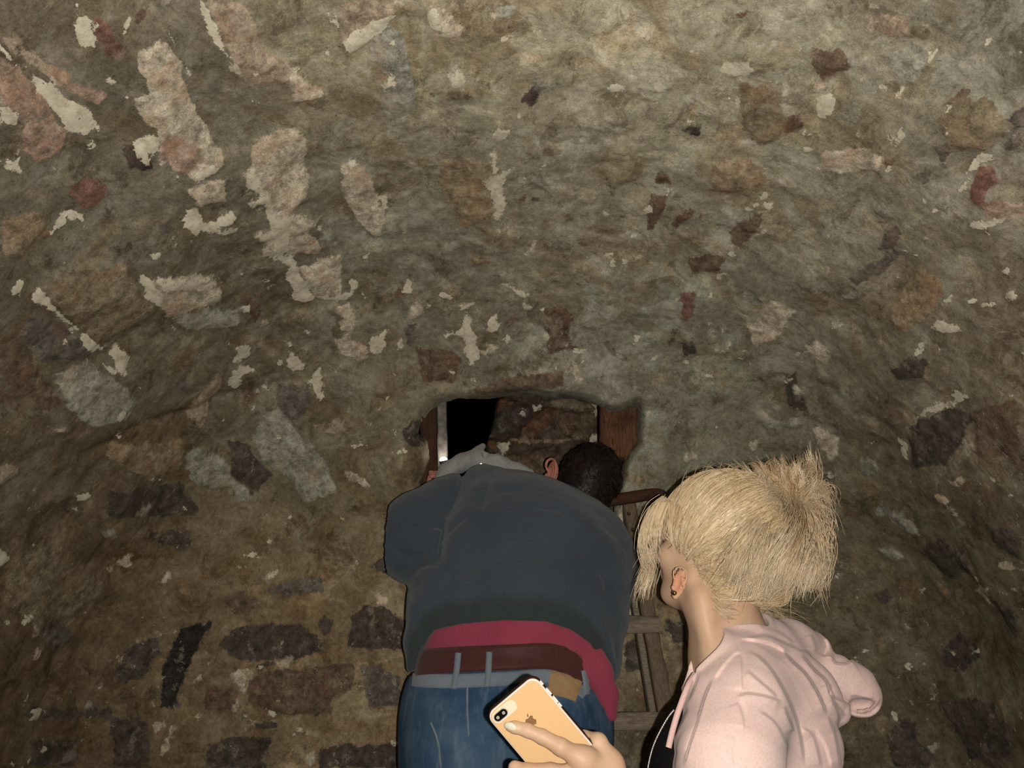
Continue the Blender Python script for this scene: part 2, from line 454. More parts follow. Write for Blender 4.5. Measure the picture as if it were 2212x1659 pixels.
# ---------------------------------------------------------------- patches of stone, lime and painted dark shade seen on the vault
# each row: class, then the corner points; regions give offset and scale of the survey sheet they were measured on
CLS = dict(c=(.88, .80, .62), p=(.65, .565, .44), g=(.40, .385, .32), r=(.26, .145, .112), b=(.20, .14, .10), o=(.28, .225, .15), w=(.21, .115, .07),
           d=(.115, .093, .078), t=(.45, .355, .265), k=(.045, .040, .036), q=(.44, .32, .245), m=(.36, .275, .18), y=(.19, .16, .137))  # k and some d rows paint the shade of a crease, ledge and hole
S1 = 740/2212
SHEETS = {
'A': (0, 0, S1, """
c 0 310 60 340 180 455 250 500 330 560 460 650 580 700 645 830 560 865 440 850 350 720 230 560 150 460 60 390 0 350
c 490 140 580 150 590 190 655 325 590 330 525 285 510 220
p 870 330 1000 270 1090 280 1160 400 1200 560 1240 660 1340 830 1450 1040 1370 1100 1260 1160 1190 1120 1050 1080 1040 990 1030 850 920 780 860 640 960 620 940 500 870 430
q 1080 900 1200 900 1300 1000 1200 1110 1100 1100 1060 1000
r 590 150 680 130 740 240 800 330 840 390 700 370 640 260
c 870 940 980 890 1030 900 1030 990 960 1000 990 1070 940 1060 870 980
c 1290 0 1330 60 1390 150 1460 280 1530 400 1550 470 1490 460 1450 340 1340 210 1320 110
t 1330 0 1560 0 1650 120 1700 330 1840 380 1880 430 1850 520 1700 540 1660 600 1580 560 1520 440 1420 230
p 1880 440 1950 480 2040 560 2060 600 2140 590 2150 610 1980 640 1880 670 1920 600 1860 520
p 1650 920 1800 840 1940 860 1990 940 1970 1080 2010 1200 1980 1280 1880 1400 2080 1420 2000 1500 2100 1659 1700 1659 1690 1600 1760 1560 1640 1520 1740 1470 1700 1310 1620 1290 1680 1240 1600 1200 1550 1110 1620 1080 1680 1160 1620 1000
c 1550 1110 1620 1080 1680 1170 1740 1300 1780 1400 1900 1380 1850 1480 1880 1659 1740 1659 1760 1560 1640 1520 1740 1470 1700 1310 1620 1290 1680 1240 1600 1200
c 1150 1420 1200 1330 1260 1330 1290 1420 1490 1340 1520 1410 1400 1440 1520 1465 1440 1490 1280 1450 1260 1510 1210 1470
p 1210 1220 1270 1170 1440 1130 1450 1270 1360 1280 1270 1300
c 390 1390 470 1350 580 1430 440 1430 420 1470 320 1510 300 1500
c 0 1030 60 1020 130 1080 130 1140 50 1110
c 0 690 60 690 130 780 60 800 0 780
c 540 940 590 910 615 960 570 985
r 460 1190 540 1140 690 1200 650 1310 540 1350 470 1290
q 0 340 170 490 300 650 330 720 150 780 0 650
q 430 570 540 560 720 600 640 690 540 650
q 150 820 320 730 420 850 400 980 230 1060 150 950
t 0 220 100 270 330 420 480 520 420 570 230 440 60 320
c 1520 650 1550 660 1540 680 1525 670
c 1600 655 1660 650 1690 690 1640 690
c 700 560 740 550 750 590 700 580
c 890 1600 950 1590 1010 1610 980 1640 900 1625
c 500 1460 530 1465 520 1490
c 200 20 250 30 255 65 220 60
c 1090 210 1120 240 1160 230 1140 300 1160 370 1130 330
c 1190 430 1240 450 1230 530 1210 540
c 800 160 850 120 860 160 830 200 790 250
c 1200 1120 1300 1060 1450 1030 1370 1100 1260 1160
c 1050 1050 1080 1080 1190 1140 1130 1150
c 880 560 960 620 900 570
c 2110 100 2180 130 2212 210 2150 180
c 1900 1270 1940 1270 1930 1285
c 1030 1190 1060 1200 1040 1215
m 0 1400 300 1350 300 1500 100 1640 0 1600
"""),
'B': (740, 0, S1, """
t 0 50 120 0 320 0 350 100 200 260 60 340 0 290
c 0 270 160 160 300 60 350 90 220 240 60 340 20 330
g 240 190 370 180 440 380 470 600 450 730 330 770 310 870 250 650 250 530 310 480 200 400 150 380
c 250 530 310 480 290 430 340 470 300 560 260 600
p 540 0 620 20 700 60 790 160 760 200 660 220 600 210 560 110
p 660 220 690 340 760 450 790 540 700 550 680 500 720 420 650 320
c 540 0 600 10 640 120 620 200 570 130
c 690 500 740 450 790 470 780 545 700 550
c 660 240 690 330 700 370 660 330
c 970 840 1010 800 1090 810 1080 850 1010 890 970 880
c 905 1150 960 1100 950 1020 990 1010 1000 1110 1040 1120 1080 1070 1075 1130 1030 1170 1020 1250 1060 1310 1030 1400 975 1400 990 1310 950 1240 920 1180
c 1700 530 1780 525 1810 580 1740 600 1700 560
c 1830 460 1910 470 1915 530 1860 545
c 1990 510 2060 520 2100 580 2030 600
p 0 1090 140 1090 200 1200 280 1450 240 1570 130 1480 0 1300
c 130 1480 180 1510 270 1440 240 1570
c 1290 1230 1320 1270 1310 1280
b 1960 1480 1990 1250 2090 1280 2060 1400 2000 1480
b 2010 1110 2110 1100 2120 1200 2010 1190
c 2040 1210 2060 1215 2140 1270 2120 1275
m 640 1020 960 1020 960 1400 760 1450 620 1180
o 660 570 800 570 880 600 830 640 680 620
c 1660 1375 1760 1380 1750 1392 1670 1390
c 2080 750 2120 720 2100 780
c 930 110 950 115 945 135
"""),
'C': (1472, 0, S1, """
c 260 420 430 390 460 470 400 510 240 490
c 880 620 1000 610 1050 500 1090 480 1020 580 980 680 950 790 890 790 850 700
c 1350 940 1390 830 1430 820 1460 860 1390 940
c 1620 290 1650 300 1640 390 1600 400
c 1800 1230 1860 1060 1940 970 2040 970 2040 1040 1940 1030 1870 1170 1830 1260
r 1880 1180 1930 1070 2030 1070 2040 1150 1960 1310 1880 1280
q 1960 1310 2080 1260 2212 1290 2212 1400 2000 1400
c 770 880 840 870 830 900 780 900
c 780 990 820 960 840 1000 770 1010
c 690 1080 740 990 730 1020
c 1540 1270 1620 1290 1570 1310
b 820 330 1030 330 1100 440 900 540 840 440
o 370 560 640 560 650 900 500 960 380 820
o 1640 680 1990 600 2130 800 1990 960 1750 950 1700 780
d 0 850 130 790 120 890
y 2140 830 2212 740 2212 950 2080 960
y 1230 1640 1330 1500 1560 1440 1400 1500 1360 1640
m 200 1050 480 1060 560 1180 440 1290 200 1240
c 390 1380 540 1260 560 1270 450 1370
g 220 1440 460 1410 330 1500
c 1870 1400 2010 1390 2110 1410 2000 1470 1880 1450
c 520 1330 570 1330 580 1370 540 1380
c 930 1540 985 1560 950 1565
c 310 1630 350 1620 340 1659 310 1659
g 1110 400 1330 340 1580 300 1590 420 1500 520 1310 520
t 1190 110 1450 90 1480 250 1330 230 1190 220
o 1480 140 1610 170 1600 260 1480 240
p 870 1000 1100 980 1290 1000 1280 1100 1060 1150 900 1120
c 2000 250 2030 240 2010 290 1960 300
c 0 820 50 780 130 755 60 800
c 740 320 780 330 770 370
c 850 520 900 460 880 520
b 300 1500 560 1360 480 1500 400 1600 330 1580
y 1640 900 1740 900 1730 1120
"""),
'D': (0, 555, S1, """
c 220 160 280 240 390 360 480 430 560 500 640 570 680 600 590 620 520 540 440 450 340 360 260 290 190 280 190 230
o 240 160 520 60 780 20 900 220 1010 340 870 420 700 540 640 560 420 380
c 850 100 900 75 940 100 1000 200 1030 320 960 260
p 940 110 1200 90 1370 130 1420 200 1440 290 1100 400 1030 320
c 940 100 1100 110 1250 110 1360 140 1240 190 1030 180
g 1110 400 1300 350 1560 340 1540 440 1200 470
c 690 600 790 600 830 650 790 750 720 680
c 650 680 690 690 770 800 750 790
g 380 760 560 680 760 800 870 910 790 1030 580 1080 400 950
y 180 360 400 420 560 560 620 660 280 680 120 480
c 1520 590 1590 570 1630 600 1620 670 1530 680
c 1850 680 1890 640 1980 710 1970 740 1890 770
c 1480 820 1530 740 1600 720 1680 770 1580 780 1540 880 1480 860
b 1560 780 1640 780 1650 950 1580 950
c 1700 830 1730 820 1750 870 1710 880
c 2010 820 2040 830 2050 910 2030 890
c 1610 980 1660 970 1630 995
c 1700 0 1900 0 1930 80 1990 200 2040 310 1960 320 1900 300 1890 200 1850 130 1890 80 1800 40
p 1930 80 2212 0 2212 260 2080 300 2010 250
g 1630 1210 1700 1010 1850 990 1860 1080 2000 1200 2100 1310 2180 1500 1980 1600 1850 1420 1700 1330
g 1200 1290 1240 1230 1420 1290 1560 1400 1640 1560 1540 1590 1480 1480 1350 1490 1220 1430
d 1480 1200 1600 1220 1750 1430 1640 1540 1500 1400
y 1800 860 2000 840 2010 960 1880 1080 1790 960
d 680 1500 1160 1440 1300 1659 650 1659
m 680 1200 1180 1180 1190 1350 950 1420 680 1300
c 490 1540 580 1535 590 1560 500 1570
g 850 1640 910 1590 930 1600 880 1650
c 950 1400 1020 1430 980 1425
t 0 1330 80 1330 130 1380 30 1480 0 1480
t 1390 760 1450 720 1440 850 1290 1110 1200 1000
b 0 860 50 900 370 1130 340 1140 0 910
c 20 190 90 120 130 130 90 200 50 220
c 1400 140 1430 160 1420 200
c 1560 320 1600 310 1620 360 1570 370
c 1110 430 1150 470 1130 480
b 0 600 240 720 420 950 300 1000 0 780
"""),
'E': (600, 500, S1, """
c 1200 500 1220 490 1240 540 1280 700 1310 830 1240 855 1210 790 1210 690 1130 670 1080 700 1090 660 1200 640
c 1350 560 1400 530 1440 600 1400 640 1360 630
c 1440 690 1470 650 1500 670 1490 710
c 1050 410 1070 390 1120 410 1120 425 1060 425
c 1450 345 1500 350 1620 400 1590 420 1540 400
c 1680 500 1720 475 1715 530
b 1720 520 1830 500 1900 560 1870 690 1930 760 1740 800
c 1690 690 1750 650 1790 690 1740 710
p 400 520 450 480 520 570 490 640 420 650
c 570 720 700 650 690 760 640 810 600 790
b 900 770 1080 780 1200 830 1130 980 930 990
c 1110 900 1150 900 1130 930
t 230 1260 340 1220 450 1200 420 1270 300 1300
c 800 400 850 340 870 400
p 840 520 920 440 940 540 850 590
d 800 1290 880 1210 940 1230 930 1390 840 1380
p 380 690 440 690 600 760 560 860 400 800
b 1200 1030 1450 950 1840 910 1850 1000 1400 1050
p 1300 780 1400 720 1440 740 1340 800
p 1660 40 1690 20 1660 130 1600 150
c 400 1220 450 1200 420 1250
c 1910 790 2000 775 1990 785
c 270 890 290 1090 270 1120 210 990
c 460 350 520 350 510 410 480 400
c 290 460 420 410 490 420 430 470 300 470
"""),
'F': (1472, 555, S1, """
p 440 490 520 350 520 270 600 270 720 370 650 480 590 560 450 570
c 930 460 990 440 1045 465 980 470
c 1595 470 1650 405 1720 440 1820 490 1700 505
c 1925 320 1970 290 2060 290 2110 220 2160 270 2080 310 1960 335
c 1840 290 1880 285 1870 310
c 1510 1050 1570 980 1740 930 1760 870 1840 870 1850 920 1700 990 1560 1030
c 1390 1180 1420 1150 1460 1180 1460 1310 1430 1290
d 1470 1090 1700 980 1880 1030 1830 1200 1720 1330 1490 1360
g 450 990 480 940 560 1040 650 1050 770 1050 770 1090 590 1120 520 1080
p 850 1110 900 1095 1030 1150 1020 1270 960 1320 900 1200
g 1120 1330 1180 1270 1280 1310 1290 1400 1200 1400
p 1660 1380 1780 1430 1830 1400 1860 1450 1800 1470
p 1660 1520 1720 1510 1760 1600 1800 1659 1770 1659
c 2150 630 2212 590 2212 650
d 660 900 680 760 730 770 740 850 830 1000 830 1050 690 960
p 740 850 800 880 790 900 730 880
r 0 200 100 210 60 390 0 420
b 40 0 300 0 220 110 60 120
m 1300 380 1500 100 1700 200 1560 440 1380 500
d 1360 720 1480 640 1590 660 1560 780 1400 790
c 160 250 190 210 205 250
c 220 150 240 120 310 100 250 150
c 370 650 420 600 390 680
c 760 620 980 600 970 615 800 635
g 1000 280 1100 230 1180 210 1120 270
y 1080 150 1200 60 1330 0 1400 0 1280 120 1100 200
d 0 560 80 550 90 640 20 660
b 1880 1000 2212 900 2212 1300 1950 1250
c 1680 300 1740 250 1720 300
g 1300 1560 1480 1659 1280 1659
c 2010 1410 2050 1400 2040 1450
c 1300 1190 1310 1200 1295 1205
"""),
'G': (1700, 1100, 512/1520, """
d 860 250 980 180 1150 280 1190 400 1040 460 950 400
g 580 250 650 240 730 310 680 330
p 320 360 380 340 380 390 330 380
p 1180 530 1230 490 1330 500 1290 630 1250 570
d 990 900 1080 790 1230 930 1120 1040 1010 1030
d 990 1230 1200 1210 1330 1240 1450 1500 1440 1600 1200 1600 1030 1320
d 640 1450 730 1330 830 1380 840 1500 950 1580 900 1659 660 1659
m 1350 1200 1400 1210 1445 1350 1420 1370
d 1350 100 1520 120 1520 320 1330 200
p 1370 350 1440 330 1520 380 1400 370
p 1070 100 1120 70 1150 110 1120 115
d 540 540 640 500 660 590 580 610
o 560 1330 640 1330 640 1420 580 1430
g 640 0 760 0 880 170 820 160 700 60
m 900 440 950 460 1000 560 960 540
d 1340 560 1480 640 1520 800 1420 760
"""),
'H': (400, 1200, 500/1807, """
d 280 680 380 580 560 540 900 540 1010 620 1090 720 900 810 520 830 330 790
d 1290 480 1400 380 1600 410 1710 520 1700 740 1450 730 1270 710
d 1030 530 1080 470 1140 500 1130 600 1080 620
b 480 950 700 890 1100 870 1310 830 1330 1000 1150 1130 1150 1240 740 1240 500 1150
y 1370 860 1520 850 1680 960 1670 1180 1430 1180
p 350 930 490 880 550 910 470 990 460 1070 390 990
p 700 840 830 800 810 870 720 870
p 340 1180 430 1140 420 1220 350 1230
p 70 970 120 920 130 1000
p 480 1250 540 1290 720 1290 550 1310
p 640 180 720 110 730 150 640 210
p 940 1580 1020 1510 1020 1600 980 1640
p 60 650 180 460 190 490 80 660
d 560 860 700 820 700 860 570 900
d 560 1320 650 1295 730 1320 700 1350 570 1345
d 200 1480 400 1400 680 1420 650 1659 200 1659
d 1050 1500 1300 1480 1700 1480 1760 1659 1050 1659
y 620 280 800 190 1060 170 1080 280 820 320
d 1430 80 1560 0 1640 40 1800 240 1600 150
b 150 1000 400 1000 430 1100 330 1230 160 1200
"""),
'I': (0, 1100, 900/2212, """
k 850 1050 870 830 960 620 1130 600 1030 760 970 900 910 1060
d 610 870 680 740 840 670 850 760 750 900 640 940
d 170 1050 340 1060 590 1060 590 1110 160 1110
c 0 220 60 240 105 270 40 310 10 320
p 610 270 700 220 680 290 640 300
p 830 385 900 330 880 390
t 200 560 300 500 290 620 180 680
p 800 1120 880 1130 830 1200
p 850 1330 900 1160 940 1150 900 1270
o 100 250 320 200 560 400 300 700 50 500
d 180 1230 420 1220 400 1374 180 1374
g 510 100 560 100 630 130 550 150
d 780 110 1000 110 1010 190 940 220 800 160
d 590 1100 790 1120 800 1374 600 1374
y 210 640 330 580 400 680 300 760
b 1180 480 1280 440 1400 500 1250 560
"""),
'K': (1280, 960, 650/2201, """
p 90 490 170 470 260 560 300 700 280 740 240 720 150 600
p 200 1180 320 1090 340 1260 190 1260
d 230 1450 380 1400 390 1659 240 1659
d 520 1280 680 1300 700 1480 560 1450
g 240 700 330 690 330 980 280 900
"""),
}
def read_sheets(keys, sheets):
    out = []
    for k in keys:
        ox, oy, s, txt = sheets[k]
        for ln in txt.strip().splitlines():
            w = ln.split(); xy = np.array(list(map(float, w[1:]))).reshape(-1, 2)
            out.append((w[0], xy*s+[ox, oy]))
    return out
LIME = {'c'}
def patch_fields(qx, qy, ok, patches, reach=60):
    n = len(qx)
    f = {'stone_d': np.full(n, -90.0), 'lime_d': np.full(n, -90.0), 'stone': np.tile(CLS['p'], (n, 1)), 'lime': np.tile(CLS['c'], (n, 1))}
    for c, poly in patches:
        lo = poly.min(0)-reach; hi = poly.max(0)+reach
        m = np.nonzero(ok & (qx > lo[0]) & (qx < hi[0]) & (qy > lo[1]) & (qy < hi[1]))[0]
        if not len(m): continue
        d = poly_sd(qx[m], qy[m], poly)
        a, b = ('lime_d', 'lime') if c in LIME else ('stone_d', 'stone')
        # later rows lie over earlier ones where they are inside
        better = (d > f[a][m]) | (d > -4)
        w = m[better]
        f[b][w] = CLS[c]; f[a][w] = np.maximum(d[better], np.where(d[better] > -4, np.minimum(f[a][w], 4), f[a][w]))
    return f

# ---------------------------------------------------------------- vault shell
DW, HA, ZS, HB, ZC = 2.15, 1.10, .95, 1.42, 1.35
def section():
    pts = []
    for x in np.linspace(HA, -HA, 60)[:-1]: pts.append((x, 0))
    for z in np.linspace(0, ZS, 60)[:-1]: pts.append((-HA, z))
    for a in np.linspace(math.pi, 0, 900):
        c, s = math.cos(a), math.sin(a); e = 2/2.25
        pts.append((HA*math.copysign(abs(c)**e, c), ZS+HB*abs(s)**e))
    for z in np.linspace(ZS, 0, 60)[1:-1]: pts.append((HA, z))
    P = np.array(pts); P = np.vstack([P, P[:1]])
    # even spacing, finer on the arch
    seg = np.linalg.norm(np.diff(P, axis=0), axis=1)
    w = np.where((P[:-1, 1] > 1.0), 1.0, .35)
    L = np.concatenate([[0], np.cumsum(seg*w)])
    t = np.linspace(0, L[-1], 561)[:-1]
    return np.stack([np.interp(t, L, P[:, 0]), np.interp(t, L, P[:, 1])], 1)
SEC = section(); NS = len(SEC); NTP = 400
crown = np.clip((SEC[:, 1]-1.5)/1.0, 0, 1); crown = crown*crown*(3-2*crown)
G = np.zeros((NS, NTP, 3)); RHO = np.zeros((NS, NTP))
th = np.linspace(0, math.pi/2, 160)
for i in range(NS):
    q = 6.5-3.9*crown[i]; d = .55+.45*crown[i]
    rho = np.concatenate([np.ones(60), np.cos(th)**(2/q)]); rho[-1] = 0
    y = np.concatenate([np.linspace(-1.5, DW-d, 61)[:-1], DW-d+d*np.sin(th)**(2/q)])
    R = np.linalg.norm(SEC[i]-[0, ZC])
    L = np.concatenate([[0], np.cumsum(np.hypot(np.diff(rho)*R, np.diff(y))*np.where(y[1:] < .2, .3, 1.0))])
    t = np.linspace(0, L[-1], NTP)
    rr = np.interp(t, L, rho); yy = np.interp(t, L, y)
    RHO[i] = rr
    G[i, :, 0] = SEC[i, 0]*rr; G[i, :, 2] = ZC+(SEC[i, 1]-ZC)*rr; G[i, :, 1] = yy
V0 = G.reshape(-1, 3)
ii, jj = np.meshgrid(np.arange(NS), np.arange(NTP-1), indexing='ij')
i2 = (ii+1) % NS
FQ = np.stack([ii*NTP+jj, i2*NTP+jj, i2*NTP+jj+1, ii*NTP+jj+1], -1).reshape(-1, 4)
N0 = vnormals(V0, FQ)
if ((N0[5*NTP+20]) @ np.array([0, 0, 1])) < 0: FQ = FQ[:, ::-1]; N0 = -N0     # normals point into the room
qx, qy, qw = project(V0)
ok = (qw > .2) & (V0[:, 1] > .05)
PATCHES = read_sheets('ABCDEFGHIK', SHEETS)
# countless small chips of lime and little pinning stones between the big ones
crng = np.random.default_rng(5)
CHIPS = []
for _ in range(620):
    cx, cy = crng.uniform(-150, 2360), crng.uniform(-150, 1800)
    big_ = crng.random() < .30
    L = crng.uniform(16, 44) if big_ else crng.uniform(4, 15)
    asp = crng.uniform(.25, .8); an = crng.normal(0, .5)+(math.atan2(1420-cy, 1110-cx) if crng.random() < .6 else 0)
    kind = crng.choice(['c', 'p', 'g', 'b', 'd', 'y', 'm', 'o', 't'], p=[.30, .20, .10, .12, .08, .07, .06, .04, .03]) if big_ else crng.choice(['c', 'p', 'd'], p=[.62, .22, .16])
    if big_ and kind == 'c': L *= .6
    m = crng.integers(5, 9); a = np.sort(crng.uniform(0, 2*math.pi, m)); r = crng.uniform(.55, 1.1, m)*L
    x = np.cos(a)*r; y = np.sin(a)*r*asp
    CHIPS.append((str(kind), np.stack([cx+x*math.cos(an)-y*math.sin(an), cy+x*math.sin(an)+y*math.cos(an)], 1)))
fld = patch_fields(qx, qy, ok, CHIPS+PATCHES)
# scratched cross in the plaster
for seg in ([(1238, 80), (1238, 180)], [(1215, 111), (1272, 111)]):
    d = 2.2-line_d(qx, qy, seg); m = ok & (d > fld['lime_d']); fld['lime_d'][m] = d[m]; fld['lime'][m] = (.34, .29, .2)
# plaster tone areas: warm brown, grey-green, ochre, with the flash's bright and dim areas painted in
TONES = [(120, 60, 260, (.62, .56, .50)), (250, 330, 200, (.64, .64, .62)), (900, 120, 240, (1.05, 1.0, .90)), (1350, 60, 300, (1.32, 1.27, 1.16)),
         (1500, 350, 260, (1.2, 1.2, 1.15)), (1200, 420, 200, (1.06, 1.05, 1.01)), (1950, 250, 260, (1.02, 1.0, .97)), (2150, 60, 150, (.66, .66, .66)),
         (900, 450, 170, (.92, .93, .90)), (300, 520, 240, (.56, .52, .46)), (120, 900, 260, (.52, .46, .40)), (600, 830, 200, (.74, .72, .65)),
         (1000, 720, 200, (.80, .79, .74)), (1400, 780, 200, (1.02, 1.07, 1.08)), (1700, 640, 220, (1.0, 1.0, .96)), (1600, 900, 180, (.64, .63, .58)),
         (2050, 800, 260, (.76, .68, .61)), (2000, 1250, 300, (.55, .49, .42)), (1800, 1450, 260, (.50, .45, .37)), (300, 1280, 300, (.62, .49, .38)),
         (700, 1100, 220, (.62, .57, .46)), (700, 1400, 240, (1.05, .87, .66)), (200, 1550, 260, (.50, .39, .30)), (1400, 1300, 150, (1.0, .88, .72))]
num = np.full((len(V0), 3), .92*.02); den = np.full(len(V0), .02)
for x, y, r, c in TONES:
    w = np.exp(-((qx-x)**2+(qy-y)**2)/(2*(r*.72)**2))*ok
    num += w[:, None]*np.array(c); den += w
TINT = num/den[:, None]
OPEN = [(893, 935), (905, 905), (925, 882), (950, 866), (985, 855), (1030, 852), (1080, 848), (1140, 843), (1200, 848), (1250, 853), (1290, 866), (1318, 878), (1345, 880),
        (1365, 868), (1383, 862), (1390, 900), (1384, 960), (1352, 1010), (1335, 1100), (1310, 1300), (1000, 1320), (915, 1250), (900, 1100), (903, 1040), (918, 985), (915, 960)]
back = ok & (V0[:, 1] > 1.55)
so = np.full(len(V0), -1e3); so[back] = poly_sd(qx[back], qy[back], OPEN)
so += fbm(V0*30, 3, 5)*6
# relief: lumpy rubble, proud stones, chipped lime, thick rim at the opening
disp = fbm(V0*3.2, 3, 1)*.030 + fbm(V0*11, 4, 2)*.008 + fbm(V0*34, 3, 3)*.0045
disp += sstep(fld['stone_d'], -8, 14)*.006*np.where(fld['stone'][:, 0] < .1, -1.6, 1) + sstep(fld['lime_d'], -3, 4)*.003
crease = line_d(qx, qy, [(0, 850), (180, 985), (290, 920), (640, 830)]); 
disp -= .010*np.exp(-(crease/9)**2)*ok
fade = np.clip((RHO.reshape(-1)-.02)/.2, 0, 1)
V1 = V0+N0*(disp*fade)[:, None]
# rim thickness: the surface turns away along the sight line of the hole; its inner edge is trimmed to a clean ragged curve
RAYD = (V1-CAM)/np.linalg.norm(V1-CAM, axis=1)[:, None]
push = np.clip(.006*np.logaddexp(0, so+3), 0, .13)*back
V1 = V1+RAYD*push[:, None]
sn = np.nonzero(back & (np.abs(so-9) < 5))[0]
px1, py1, w1 = project(V1[sn]); e = 1.5
gx = poly_sd(qx[sn]+e, qy[sn], OPEN)-poly_sd(qx[sn]-e, qy[sn], OPEN); gy = poly_sd(qx[sn], qy[sn]+e, OPEN)-poly_sd(qx[sn], qy[sn]-e, OPEN)
gn = np.maximum(np.hypot(gx, gy), 1e-6); mv = 9-so[sn]
V1[sn] += (RT[None]*(mv*gx/gn)[:, None]-UPV[None]*(mv*gy/gn)[:, None])*(w1/FPX)[:, None]
N1 = vnormals(V1, FQ)
kill = (so[FQ] > 14).any(1)
cen = V0[FQ].mean(1); nrm = N0[FQ].mean(1)
isfloor = (FQ[:, 0]//NTP < 0)
isfloor = (SEC[FQ[:, 0]//NTP, 1] < .02) & (np.abs(nrm[:, 1]) < .8)
isback = (nrm[:, 1] < -.80) & ~isfloor
isfront = (nrm[:, 1] > .8)
isceil = (~isfloor) & (~isback) & (cen[:, 2] > 1.95)
isleft = (~isfloor) & (~isback) & (~isceil) & (cen[:, 0] < 0)
isright = (~isfloor) & (~isback) & (~isceil) & (cen[:, 0] >= 0)
def sub(name, mask):
    F = FQ[mask & ~kill]; u, inv = np.unique(F, return_inverse=True)
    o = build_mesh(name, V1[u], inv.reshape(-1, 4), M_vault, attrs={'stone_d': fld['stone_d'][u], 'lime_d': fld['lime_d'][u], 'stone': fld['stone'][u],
                   'lime': fld['lime'][u], 'tint': TINT[u]}, normals=N1[u])
    return tag(o, kind='structure')
tag(sub('ceiling', isceil), 'flaking lime plastered rubble stone barrel vault overhead', 'ceiling')
tag(sub('wall_left', isleft), 'brown rubble stone side wall curving up on the left', 'wall')
tag(sub('wall_right', isright), 'dark rubble stone side wall behind the blonde woman', 'wall')
tag(sub('wall_back', isback), 'stone end wall with the broken opening behind the man', 'wall')
tag(sub('floor', isfloor), 'dark earth floor of the vault', 'floor')
# wall that closes the vault behind the photographer
FV = np.array([[HA*1.02*math.copysign(1, x) if abs(x) > HA*.999 else x*1.02, -1.46, z*1.01] for x, z in SEC]+[[0, -1.46, ZC]])
FF = np.array([(i, len(SEC), (i+1) % NS, (i+1) % NS) for i in range(NS)])[:, ::-1]
nv = len(FV)
o = build_mesh('wall_front', FV, FF, M_vault, attrs={'stone_d': np.full(nv, -90.), 'lime_d': np.full(nv, -90.), 'stone': np.tile(CLS['p'], (nv, 1)), 'lime': np.tile(CLS['c'], (nv, 1)), 'tint': np.full((nv, 3), .9)})
tag(o, 'stone wall closing the near end of the vault', 'wall', kind='structure')

# ---------------------------------------------------------------- recess behind the opening
SJ = {'J': (880, 820, 540/2212, """
c 1110 240 1180 230 1180 270 1120 270
c 1000 290 1040 290 1040 330 1000 320
c 1620 500 1690 460 1690 580 1640 580
c 1640 150 1670 170 1690 330 1660 330
c 810 560 900 570 860 650 830 690
c 700 490 740 480 740 505
p 740 450 960 430 960 455 760 470
w 1000 430 1100 320 1250 250 1400 280 1220 440 1150 520 1000 520
w 800 170 960 210 880 290 770 330
d 740 330 950 240 1100 240 1090 330 1010 400 960 480 730 470
d 1010 120 1180 130 1130 170 1020 170
b 1330 290 1640 280 1680 400 1600 510 1280 510
w 700 510 800 560 830 640 690 590
m 900 540 1300 530 1600 520 1400 560 1000 570
o 1200 200 1400 150 1620 200 1640 270 1400 260
y 1230 450 1300 420 1300 520 1190 510
b 860 700 1300 590 1250 900 1000 800
""")}
YB = 2.52
def recess_wall():
    nx, nz = 170, 150
    x0, z0 = at_y(1040, 1260, YB)[[0, 2]]; x1, z1 = at_y(1420, 800, YB)[[0, 2]]
    X, Z = np.meshgrid(np.linspace(0, 1, nx), np.linspace(z0, z1, nz), indexing='ij')
    # left edge leans as the broken masonry does
    el = np.interp(Z, sorted([at_y(a, b, YB)[2] for a, b in ((1040, 1260), (1048, 960), (1062, 905), (1076, 845), (1080, 800))]),
                   [at_y(a, b, YB)[0] for a, b in ((1040, 1260), (1048, 960), (1062, 905), (1076, 845), (1080, 800))])
    XX = el+(x1-el)*X
    V = np.stack([XX, np.full_like(XX, YB), Z], -1).reshape(-1, 3)
    V[:, 0] += fbm(V*22, 3, 8)*.008*(1-X.ravel())
    px, py, _ = project(V)
    f = patch_fields(px, py, np.ones(len(V), bool), read_sheets('J', SJ))
    dsp = fbm(V*12, 4, 21)*.022+fbm(V*40, 3, 22)*.006-sstep(f['stone_d'], -12, 12)*.02
    V[:, 1] += dsp+.05*np.exp(-X.ravel()/.02)
    i, j = np.meshgrid(np.arange(nx-1), np.arange(nz-1), indexing='ij')
    F = np.stack([i*nz+j, (i+1)*nz+j, (i+1)*nz+j+1, i*nz+j+1], -1).reshape(-1, 4)
    # return the left edge back to give the masonry thickness
    nb = len(V); edge = np.arange(nz); B = V[edge].copy(); B[:, 1] += .35; B[:, 0] += .05
    V = np.vstack([V, B])
    F = np.vstack([F, [(nb+k, k, k+1, nb+k+1) for k in range(nz-1)]])
    n = len(V)
    att = {k: np.concatenate([v, v[edge]]) for k, v in f.items()}; att['tint'] = np.full((n, 3), 1.15)
    return tag(build_mesh('wall_recess', V, F, M_recess, attrs=att), 'brown rubble masonry at the back of the opening', 'wall', kind='structure')
recess_wall()
def box_shell(name, lo, hi, mat, skip=()):
    x0, y0, z0 = lo; x1, y1, z1 = hi
    V = [(x0, y0, z0), (x1, y0, z0), (x1, y1, z0), (x0, y1, z0), (x0, y0, z1), (x1, y0, z1), (x1, y1, z1), (x0, y1, z1)]
    FA = {'bottom': (0, 1, 2, 3), 'top': (7, 6, 5, 4), 'front': (4, 5, 1, 0), 'back': (3, 2, 6, 7), 'left': (0, 3, 7, 4), 'right': (5, 6, 2, 1)}
    return poly_mesh(name, V, [f for k, f in FA.items() if k not in skip], mat)
tag(box_shell('wall_passage', (-.55, 2.16, 1.52), (.62, 6.5, 2.75), M_void, skip=('front',)), 'black unlit passage beyond the opening', 'passage', kind='structure')

